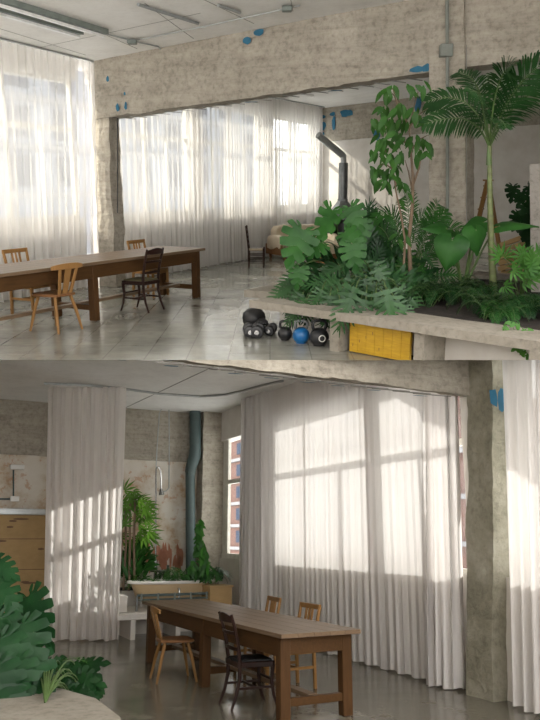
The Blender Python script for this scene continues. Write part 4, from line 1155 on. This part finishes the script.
selloum('dark green philodendron below the slender tree behind the lobed ones', (392, 290), spray(372, 252, 40, 22, 30, 3, 9.5, .4, 90, 60), M['l_dark'], 23, .42)
selloum('mid green philodendron in front of the left face of the pillar', (420, 296), spray(415, 270, 24, 24, 22, 4, 8.9, .4, -90, 90), M['l_mid'], 24, .36)
# --- broad leaf fill with oval leaves
def bushy(name, label, fr, region, n, mat, Ln, Wd, seed, soilz, up0=90, spread=70, heart=0, smat=None):
    cx, cy, rx, ry, d, ds = region; r = random.Random(seed)
    b = fr.at(cx, cy+ry, d-ds*.3); b.z = soilz; t = plant(name, label, 'plant', fr, b); lf = MB(); st = MB()
    for k in range(n):
        a = r.random()*2*PI; q = math.sqrt(r.random()); x = cx+rx*q*math.cos(a); y = cy+ry*q*math.sin(a)
        p = fr.at(x, y, d - ds*(y-cy)/ry + r.uniform(-.15, .15))
        if p.z < soilz+.02: p.z = soilz+.02
        ang = up0 - spread*(x-cx)/rx + r.uniform(-35, 35)
        aa = math.radians(ang); yd = V((math.cos(aa), r.uniform(-.7, .3), math.sin(aa)))
        mx = orient(p, yd, V((r.uniform(-.4,.4), -1, .6+r.random()))); s = r.uniform(.7, 1.2)
        leaf_oval(lf, mx, Ln*s, Wd*s, .35, .15, heart)
        if k % 4 == 0: st.tube(bez([b, b.lerp(p, .5)+V((0,0,.08)), p], 5), .005, 4)
    finish(t, st, lf, mat, smat); return t
bushy('leafy_understorey', 'dark leafy plant filling the planter under the tree and monstera', U, (365, 275, 62, 24, 8.9, .6), 260, M['l_dark'], .16, .06, 31, SOIL)
# --- fern masses at right
def fernmass(name, label, fr, region, n, mat, ln, ll, seed, soilz, lwid=.012, nl=16, cat='fern', fall=.9):
    cx, cy, rx, ry, d, ds = region; r = random.Random(seed)
    b = fr.at(cx, cy+ry*.5, d); b.z = soilz; t = plant(name, label, cat, fr, b); lf = MB(); st = MB()
    for k in range(n):
        x = cx + rx*(2*r.random()-1)*.85; y = cy + ry*(.9 - .9*r.random())
        p = fr.at(x, y, d - ds*(y-cy)/ry); p.z = max(soilz, p.z-.1)
        a = r.random()*2*PI; o = V((math.cos(a), math.sin(a)*.9-.25, 0)); l = ln*r.uniform(.7, 1.2)
        frond(st, lf, [p, p+o*l*.35+V((0,0,l*.75)), p+o*l*.8+V((0,0,l*.55)), p+o*l*1.0+V((0,0,l*.55-fall*l*.5))], nl, ll, lwid, .5, r, .12, .004)
    finish(t, st, lf, mat); return t
fernmass('bushy_fern', 'fine dark fern in front of the pillar base', U, (432, 285, 30, 16, 8.6, .5), 46, M['l_dark'], .36, .10, 41, SOIL)
fernmass('bushy_fern', 'dense dark fern right of the palm trunk along the ledge', U, (515, 306, 38, 18, 7.9, .5), 60, M['l_dark'], .34, .10, 42, SOIL)
fernmass('bushy_fern', 'dark fern between the pillar and the palm trunk', U, (475, 284, 22, 14, 8.8, .4), 34, M['l_dark'], .34, .10, 43, SOIL)
fernmass('sprawling_fern', 'brighter green fern trailing over the ledge at the right edge', U, (498, 318, 18, 10, 7.4, .2), 16, M['l_mid'], .30, .08, 44, SOIL, .012, 14, 'fern', 1.6)
# --- slender tree with hanging oval leaves
base = U.fl(410, 297, SOIL); D = base.y
t = plant('slender_indoor_tree', 'slender indoor tree with drooping oval leaves left of the pillar', 'tree', U, base)
st = MB(); at = lambda px, py, dd=0: U.at(px, py, D+dd)
st.tube([base, at(410,262), at(409,240), at(412.5,205), at(413,180), at(411,150), at(409,128)], [.026,.024,.022,.020,.017,.013,.008], 8)
st.tube([base+V((-.05,0,0)), at(404,262), at(405,240), at(401,215), at(396,192), at(393,170)], [.017,.016,.014,.012,.009,.006], 7)
st.tube([at(413,185), at(419,168), at(421,155), at(419,148)], [.014,.012,.010,.006], 6)
br = [((409,128),(398,106)),((409,128),(392,88)),((398,106),(391,92)),((411,150),(388,128)),((411,150),(428,135)),((409,132),(418,92)),((409,128),(428,108)),((393,170),(380,165)),((396,185),(385,150)),((411,150),(400,140)),((412,190),(405,160))]
for a, b in br: st.tube([at(*a), at((a[0]+b[0])/2, (a[1]+b[1])/2-3, .05), at(*b)], [.010,.008,.004], 5)
lf = MB(); r = random.Random(12)
cl = [(392,84,4),(387,92,4),(412,86,4),(420,84,3),(399,106,8),(384,108,6),(376,122,7),(390,120,9),(403,120,9),(414,112,8),(424,120,6),(382,138,9),(396,136,10),(409,138,9),(421,138,6),(428,148,6),(376,152,6),(388,152,9),(401,154,8),(374,166,5),(383,168,8),(394,170,8),(401,180,7),(378,178,6),(388,182,5),(417,152,5),(405,196,2),(408,232,5),(402,238,4)]
for cx, cy, n in cl:
    for k in range(n):
        p = at(cx+r.uniform(-5,5), cy+r.uniform(-5,5), r.uniform(-.35,.35)); a = math.radians(-90+r.uniform(-55,55))
        mx = orient(p, V((math.cos(a), r.uniform(-.5,.4), math.sin(a)*.9)), V((r.uniform(-.8,.8), -1, .3+r.random())))
        s = r.uniform(.8,1.2); leaf_oval(lf, mx, .145*s, .062*s, .25, .1)
finish(t, st, lf, M['l_tree'], M['bark'])
# --- palm
base = U.fl(494, 300, SOIL); D = base.y
t = plant('kentia_palm', 'tall palm with ringed trunk in front of the pillar, right of it', 'palm tree', U, base)
tr = MB(); pts = []; rs = []
for k in range(46):
    f = k/45; px = 494 - 4.5*f - 1.2*math.sin(PI*f); py = 300 - 155*f; pts.append(at2 if False else U.at(px, py, D)); rs.append((.045-.022*f)*(1.07 if k % 4 == 0 else 1))
pts[0] = base; tr.tube(pts, rs, 12); tr.build('trunk', M['palmtrunk'] if 'palmtrunk' in M else M['stem'], t, smooth=True)
lf = MB(); st = MB(); r = random.Random(13); A = lambda px, py, dd=0.0: U.at(px, py, D+dd)
crown = A(489, 148)
for c, n, ll in (([A(489,146), A(475,112,-.2), A(455,115,-.4), A(424,124,-.5)], 34, .26), ([A(489,144), A(478,96), A(452,92,.2), A(426,102,.3)], 32, .28),
              ([A(489,142), A(484,98,.3), A(478,74,.5), A(458,72,.8)], 34, .30), ([A(490,142), A(492,96,-.3), A(500,70,-.5), A(512,66,-.7)], 34, .30),
              ([A(490,144), A(502,108,-.2), A(516,78,-.4), A(552,58,-.6)], 40, .36), ([A(490,146), A(512,96,.3), A(545,72,.6), A(585,100,.7)], 36, .34),
              ([A(489,140), A(480,105,-.6), A(484,88,-1.0), A(470,92,-1.3)], 30, .26), ([A(490,146), A(496,120,-.5), A(500,112,-.9), A(506,128,-1.2)], 20, .18)):
    frond(st, lf, c, n, ll, .024, .55, r, .16, .013, (0, -1, .45), .15)
st.tube([A(489,165), A(489,146)], [.034,.020], 8)
finish(t, st, lf, M['l_dark2'], M['stem'], 'frond', 'frond_stalk')
# --- areca fronds
base = U.fl(404, 296, SOIL); D = base.y + .3
t = plant('feathery_areca_palm', 'feathery areca palm arching between the slender tree and the pillar', 'palm', U, base)
lf = MB(); st = MB(); r = random.Random(14)
for a, b, n in (((392,222),(352,228),26),((400,208),(372,222),24),((415,214),(432,222),24),((425,232),(448,212),24),((436,228),(466,232),24),((420,245),(455,262),20),((380,240),(350,262),20),((430,222),(440,200),22),((410,205),(402,190),20)):
    frond(st, lf, [base+V((r.uniform(-.1,.1),.1,0)), A(a[0], a[1]+20, r.uniform(0,.3)), A(a[0], a[1]-8, .2), A(b[0], b[1], r.uniform(-.3,.3))], n+8, .22, .016, .5, r, .35, .008, (0, -1, .7), .2)
finish(t, st, lf, M['l_mid'], M['stem'], 'frond', 'frond_stalk')
# --- elephant ear
base = U.fl(462, 297, SOIL); t = plant('elephant_ear_plant', 'elephant ear plant with broad shining leaves before the pillar', 'plant', U, base)
lf = MB(); st = MB()
def bigleaf(px, py, d, ang, L_, W_, tl, yw, dr=.25):
    mx = cam_leaf(U, px, py, d, ang, tl, yw); b = len(lf.v)
    n = 9; vs = []; fs = []
    prof = [(-.24,.20),(-.20,.36),(-.08,.47),(.08,.50),(.25,.47),(.45,.38),(.65,.26),(.85,.11),(1.0,.0)]
    for i, (y, w) in enumerate(prof):
        for j, f in enumerate((-1,-.5,0,.5,1)):
            yv = y if (abs(f) > .3 or y > 0) else 0
            vs.append((w*W_*f*(1 if not (y < 0 and f == 0) else 0), yv*L_, -dr*L_*max(0, y)**2 - .10*W_*f*f + .03*W_*math.sin(9*y)*abs(f)))
    for i in range(len(prof)-1):
        for j in range(4): q = i*5+j; fs.append((q, q+1, q+6, q+5))
    lf.add(vs, fs, 0, mx); lf.sheet = True; petiole(st, base, mx, .012)
bigleaf(452, 240, 8.4, -105, .34, .40, .7, -.3); bigleaf(484, 222, 8.9, -165, .34, .28, 1.2, .1); bigleaf(500, 226, 8.7, 12, .42, .20, 1.6, .2); bigleaf(476, 230, 8.5, -75, .28, .36, .6, .5); bigleaf(446, 228, 8.9, 170, .30, .22, 1.1, 0)
finish(t, st, lf, M['l_mid'])
# --- fan leaved plant at right
def fan(mb, mx, n, L_, w, spread=150, r=rnd, dr=.3):
    for k in range(n):
        a = math.radians(90 - spread/2 + spread*k/(n-1)); l = L_*(.75+.25*math.sin(PI*k/(n-1)))*r.uniform(.9,1.05)
        d = V((math.cos(a), math.sin(a), 0)); s = V((-d.y, d.x, 0))*w/2
        mb.add([d*.02-s*.3, d*.02+s*.3, d*l*.55+s+V((0,0,-dr*l*.15)), d*l*.55-s+V((0,0,-dr*l*.15)), d*l+V((0,0,-dr*l*.6))], [(0,1,2,3),(3,2,4)], 0, mx)
    mb.sheet = True
base = U.fl(520, 302, SOIL); t = plant('fan_leaved_shrub', 'bright fan-leaved shrub at the right edge before the grey partition', 'plant', U, base)
lf = MB(); st = MB(); r = random.Random(15)
for k in range(30):
    mx = cam_leaf(U, r.uniform(500,545), r.uniform(252,288), 8.3+r.uniform(-.3,.3), r.uniform(-60,150), .6, r.uniform(-.5,.5)); fan(lf, mx, 7, .20, .03, 160, r); 
    if k % 2 == 0: petiole(st, base, mx, .004)
finish(t, st, lf, M['l_bright'])
# --- climbing monstera beside the partition
base = U.at(526, 300, 11.3); base.z = .0; t = plant('climbing_monstera', 'dark monstera peeking out left of the grey partition', 'plant', U, base)
lf = MB(); st = MB(); r = random.Random(16)
st.tube([base, U.at(530,240,11.3), U.at(527,195,11.3)], .02, 6)
for px, py, a, s in ((521,192,-100,.22),(527,205,-80,.34),(519,214,-110,.26),(524,222,-70,.30),(530,196,-60,.30),(529,228,-95,.28),(513,186,-95,.24),(528,186,-40,.25)):
    leaf_monstera(lf, cam_leaf(U, px, py, 11.2, a, .4, r.uniform(-.3,.3)), s, 5, .5, .2, .25, r)
finish(t, st, lf, M['l_dark'])
# --- ivy over the ledge
base = U.fl(514, 326, BZ); base.z = BZ; t = plant('trailing_ivy', 'small bright ivy trailing over the concrete ledge at lower right', 'ivy', U, base)
lf = MB(); st = MB(); r = random.Random(17)
for path in (((512,324),(516,334),(518,344),(517,352)),((516,322),(524,330),(527,338),(525,356)),((508,322),(505,330),(510,336),(512,340))):
    pts = [U.at(x, y, 6.62 - .02*k) for k, (x, y) in enumerate(path)]; st.tube(pts, .004, 4)
    for k in range(14):
        i = r.randrange(3); p = pts[i].lerp(pts[i+1], r.random()) + V((r.uniform(-.03,.03), r.uniform(-.03,.0), r.uniform(-.02,.02)))
        leaf_oval(lf, orient(p, V((r.uniform(-1,1), -.3, r.uniform(-1,.3))), V((0,-1,.4))), .055, .045, .2, .1, 1)
finish(t, st, lf, M['l_bright'])

# ================================================================== lower plants
CUR[0] = L
base = L.fl(-12, 700, .42) + V((-.2, .7, 0)); base.z = .42; t = plant('large_monstera', 'large glossy monstera at the lower left corner, on the low planter slab', 'plant', L, base)
lf = MB(); st = MB(); r = random.Random(18)
for px, py, d, ang, L_, W_, tl, yw in ((-10,562,6.6,-20,.30,.30,.9,.1),(-8,584,6.5,-32,.34,.34,.6,.2),(-10,612,6.5,-52,.36,.34,.5,.2),(28,597,6.6,-64,.48,.34,.25,-.45),
        (-4,620,6.3,-65,.42,.36,.8,.2),(18,626,6.3,-72,.50,.42,.7,.0),(-2,640,6.2,-62,.50,.42,.6,.2),(-8,668,6.1,-60,.46,.40,.7,.2),(24,650,6.3,-45,.42,.34,1.0,.1),(34,668,6.3,-50,.30,.24,1.1,.1),(4,684,6.1,-50,.34,.3,.9,.2),(12,662,6.2,-80,.44,.36,.6,0)):
    mx = cam_leaf(L, px, py, d, ang, tl, yw); leaf_monstera(lf, mx, L_*.98, 7, .5, .2, .4, r, .25, max(.62, min(1, 1.15*W_/L_))); petiole(st, base + V((r.uniform(-.1,.1), r.uniform(-.1,.1), 0)), mx, .007)
finish(t, st, lf, M['l_gloss'], M['l_dark'])
base = L.fl(45, 703, .42); t = plant('dark_philodendron', 'dark glossy philodendron lying on the low planter slab', 'plant', L, base)
lf = MB(); st = MB()
for k in range(46):
    px = r.uniform(34, 84); py = r.uniform(664, 698); a = -60 + (px-50)*1.6 + r.uniform(-40,40)
    mx = cam_leaf(L, px, py, 7.0 - (py-664)*.012, a, r.uniform(.5,1.6), r.uniform(-.6,.6)); leaf_monstera(lf, mx, r.uniform(.18,.30), 5, .45, .2, .35, r)
    if k % 2: petiole(st, base, mx, .006)
finish(t, st, lf, M['l_dark'])
base = L.fl(40, 695, .42); t = plant('young_palm', 'small palm sprig rising right of the glossy monstera', 'palm', L, base)
lf = MB(); st = MB(); q = lambda px, py, d=7.0: L.at(px, py, d)
for c in ([q(42,690), q(50,664), q(66,653), q(86,662)], [q(42,690), q(52,672), q(64,666), q(76,682)], [q(42,690), q(50,676), q(58,670), q(58,688)]):
    frond(st, lf, c, 13, .13, .016, .5, r, .25, .006)
finish(t, st, lf, M['l_bright'], M['stem'], 'frond', 'frond_stalk')
# bath corner
BZL = BL+.27
base = L.at(126, 592, 13.9); base.z = BZL; t = plant('lady_palm', 'lady palm with fan leaves standing left of the shower riser', 'palm', L, base)
lf = MB(); st = MB(); r = random.Random(19)
for k in range(4): st.tube([base+V((-.15+.1*k, 0, 0)), L.at(122+4*k, 545, 13.9), L.at(120+5*k, 505-5*k % 9, 13.9)], .022, 6)
for k in range(28):
    px = r.uniform(118, 148); py = r.uniform(487, 548) if px < 135 else r.uniform(498, 540); mx = cam_leaf(L, px, py, 13.9+r.uniform(-.35,.3), r.uniform(-60,60) if px > 128 else r.uniform(-40,130), .5+.6*r.random(), r.uniform(-.5,.5)); fan(lf, mx, 7, .28, .045, 170, r, .6)
finish(t, st, lf, M['l_yellow'], M['bark'], 'foliage', 'cane')
def bed(px): p = L.at(px, 585, 13.9); p.z = BZL; return p
bushy('leafy_shrub', 'leafy green shrub at the foot of the lady palm', L, (135, 566, 14, 17, 14.1, .1), 150, M['l_mid'], .22, .07, 51, BZL)
fernmass('sword_fern', 'arching sword fern behind the bathtub rim', L, (176, 575, 18, 5, 14.3, .1), 26, M['l_mid'], .40, .09, 52, BZL, .018, 18)
fernmass('sword_fern', 'dark sword fern at the right end of the bathtub', L, (206, 574, 13, 7, 14.1, .1), 28, M['l_dark'], .38, .09, 53, BZL, .018, 18)
base = bed(200); t = plant('climbing_pothos', 'leafy climber growing up the drain pipe in the corner', 'climbing plant', L, base)
lf = MB(); st = MB(); r = random.Random(20)
vine = [base, L.at(200,565,13.9), L.at(199,545,13.9), L.at(197,522,13.9)]; st.tube(vine, .015, 6)
for k in range(170):
    f = r.random()**.8; py = 520 + 58*f; w = 2.5 + 19*f**3; px = 199 + 3*f + r.uniform(-w, w*.9)
    p = L.at(px, py, 13.8+r.uniform(-.25,.2)); a = math.radians(-90+r.uniform(-60,60))
    leaf_oval(lf, orient(p, V((math.cos(a), -.3, math.sin(a))), V((r.uniform(-.5,.5), -1, .5))), r.uniform(.09,.14), .06, .25, .1, 1)
finish(t, st, lf, M['l_mid'])
fernmass('spider_plant', 'pale green spider plant beneath the lady palm, left of the bathtub', L, (140, 580, 12, 6, 14.1, .1), 14, M['l_bright'], .42, .06, 54, BZL, .02, 12, 'plant')
# ================================================================== camera, light, clean cut
cam = bpy.data.cameras.new('camera'); co = bpy.data.objects.new('camera', cam); C.objects.link(co)
co.location = (0, 0, 0); co.rotation_euler = (PI/2, 0, 0)
cam.sensor_fit = 'HORIZONTAL'; cam.sensor_width = 36; cam.lens = FOC/540*36; cam.clip_start = .05; cam.clip_end = 400
bpy.context.scene.camera = co
def sun(name, fr, d, e, col, ang=.6):
    l = bpy.data.lights.new(name, 'SUN'); l.energy = e; l.color = col; l.angle = math.radians(ang)
    o = bpy.data.objects.new(name, l); C.objects.link(o)
    w = (fr.R.to_3x3() @ V(d)).normalized(); o.rotation_euler = w.to_track_quat('-Z', 'Y').to_euler(); o.location = -w*20
    return o
sun('sun_upper', U, UN*1.8 + UD*1.9 + V((0,0,-1.35)), 6.0, (1, .90, .76), .4)
sun('sun_lower', L, LN*2.82 - LA*.81 + V((0,0,-1.12)), 8.0, (1, .955, .90), .3)
w = bpy.data.worlds.new('sky'); bpy.context.scene.world = w; w.use_nodes = True
bg = w.node_tree.nodes['Background']; bg.inputs[0].default_value = (1, .975, .94, 1); bg.inputs[1].default_value = 4.6
vs = bpy.context.scene.view_settings
vs.view_transform = 'Standard'; vs.look = 'None'; vs.gamma = 1; vs.exposure = EXPO; vs.use_curve_mapping = False
bpy.context.scene.display_settings.display_device = 'sRGB'
cy = bpy.context.scene.cycles
cy.max_bounces = 10; cy.diffuse_bounces = 5; cy.glossy_bounces = 4; cy.transparent_max_bounces = 24; cy.transmission_bounces = 6
cy.use_denoising = True; cy.sample_clamp_indirect = 6; cy.caustics_reflective = False; cy.caustics_refractive = False

# pieces of a part go one level deeper; things of a kind share a group
bpy.context.view_layer.update()
SUBP = {'seat_pad': 'seat', 'end_cap': 'weight_head', 'badge_ring': 'bell', 'knot': 'panel', 'board_joint': 'panel', 'clamp': 'pipe', 'rim': 'tub_body', 'waste_pipe': 'tub_body',
        'shower_head': 'riser', 'ceiling_bracket': 'hose', 'flue_elbow': 'flue', 'finial': 'back_post', 'frond_stalk': 'frond', 'hanger': 'housing', 'collar': 'pipe'}
def base(n): return n.rsplit('.', 1)[0] if n[-3:].isdigit() else n
def ctr(o): return o.matrix_world @ (sum((V(c) for c in o.bound_box), V())/8)
for o in list(bpy.data.objects):
    if o.parent and base(o.name) in SUBP:
        sib = [p for p in bpy.data.objects if p.parent == o.parent and base(p.name) == SUBP[base(o.name)]]
        if sib:
            p = min(sib, key=lambda q: (ctr(q)-ctr(o)).length); mw = o.matrix_world.copy(); o.parent = p; bpy.context.view_layer.update(); o.matrix_world = mw
GR = {'slat_back_chair': 'slat-back chairs across the long tables', 'plank_seat_chair': 'plank-seat chairs at the long tables', 'carved_dark_chair': 'carved dark chairs at the long tables',
      'long_dining_table': 'long dining tables', 'curtain': 'sheer curtains', 'curtain_track': 'curtain tracks', 'bushy_fern': 'ferns in the raised planter', 'sword_fern': 'sword ferns behind the bathtub',
      'lobed_philodendron': 'philodendrons in the raised planter', 'strip_light': 'strip lights on the ceiling', 'electrical_conduit': 'ceiling conduits', 'apartment_building': 'buildings outside the windows'}
for o in bpy.data.objects:
    if o.parent is None and base(o.name) in GR: o['group'] = GR[base(o.name)]

# the two rooms are shown in section along the level plane through the eye: trim each at that plane
bpy.context.view_layer.update()
def frame_of(o):
    t = o
    while t.parent: t = t.parent
    return t.matrix_world.to_3x3().col[2].normalized().y   # tilt sign tells the room
for o in list(bpy.data.objects):
    if o.type != 'MESH': continue
    t = o
    while t.parent: t = t.parent
    up = frame_of(o) < 0
    zs = [(o.matrix_world @ v.co).z for v in o.data.vertices]
    if not zs: continue
    lo, hi = min(zs), max(zs)
    if up and lo > -.0005: continue
    if (not up) and hi < .0005: continue
    if (up and hi < 0) or ((not up) and lo > 0):
        bpy.data.objects.remove(o); continue
    if o.data.users > 1: o.data = o.data.copy()
    bm = bmesh.new(); bm.from_mesh(o.data); inv = o.matrix_world.inverted()
    co_ = inv @ V((0, 0, 0)); no = (o.matrix_world.to_3x3().transposed() @ V((0, 0, 1))).normalized()
    r = bmesh.ops.bisect_plane(bm, geom=bm.verts[:]+bm.edges[:]+bm.faces[:], plane_co=co_, plane_no=no, clear_inner=up, clear_outer=not up, dist=1e-5)
    if 'leaf' not in o.name and 'foliage' not in o.name and 'curtain' not in o.name and 'frond' not in o.name:
        try: bmesh.ops.edgenet_fill(bm, edges=[e for e in r['geom_cut'] if isinstance(e, bmesh.types.BMEdge)])
        except Exception: pass
    bm.to_mesh(o.data); bm.free()
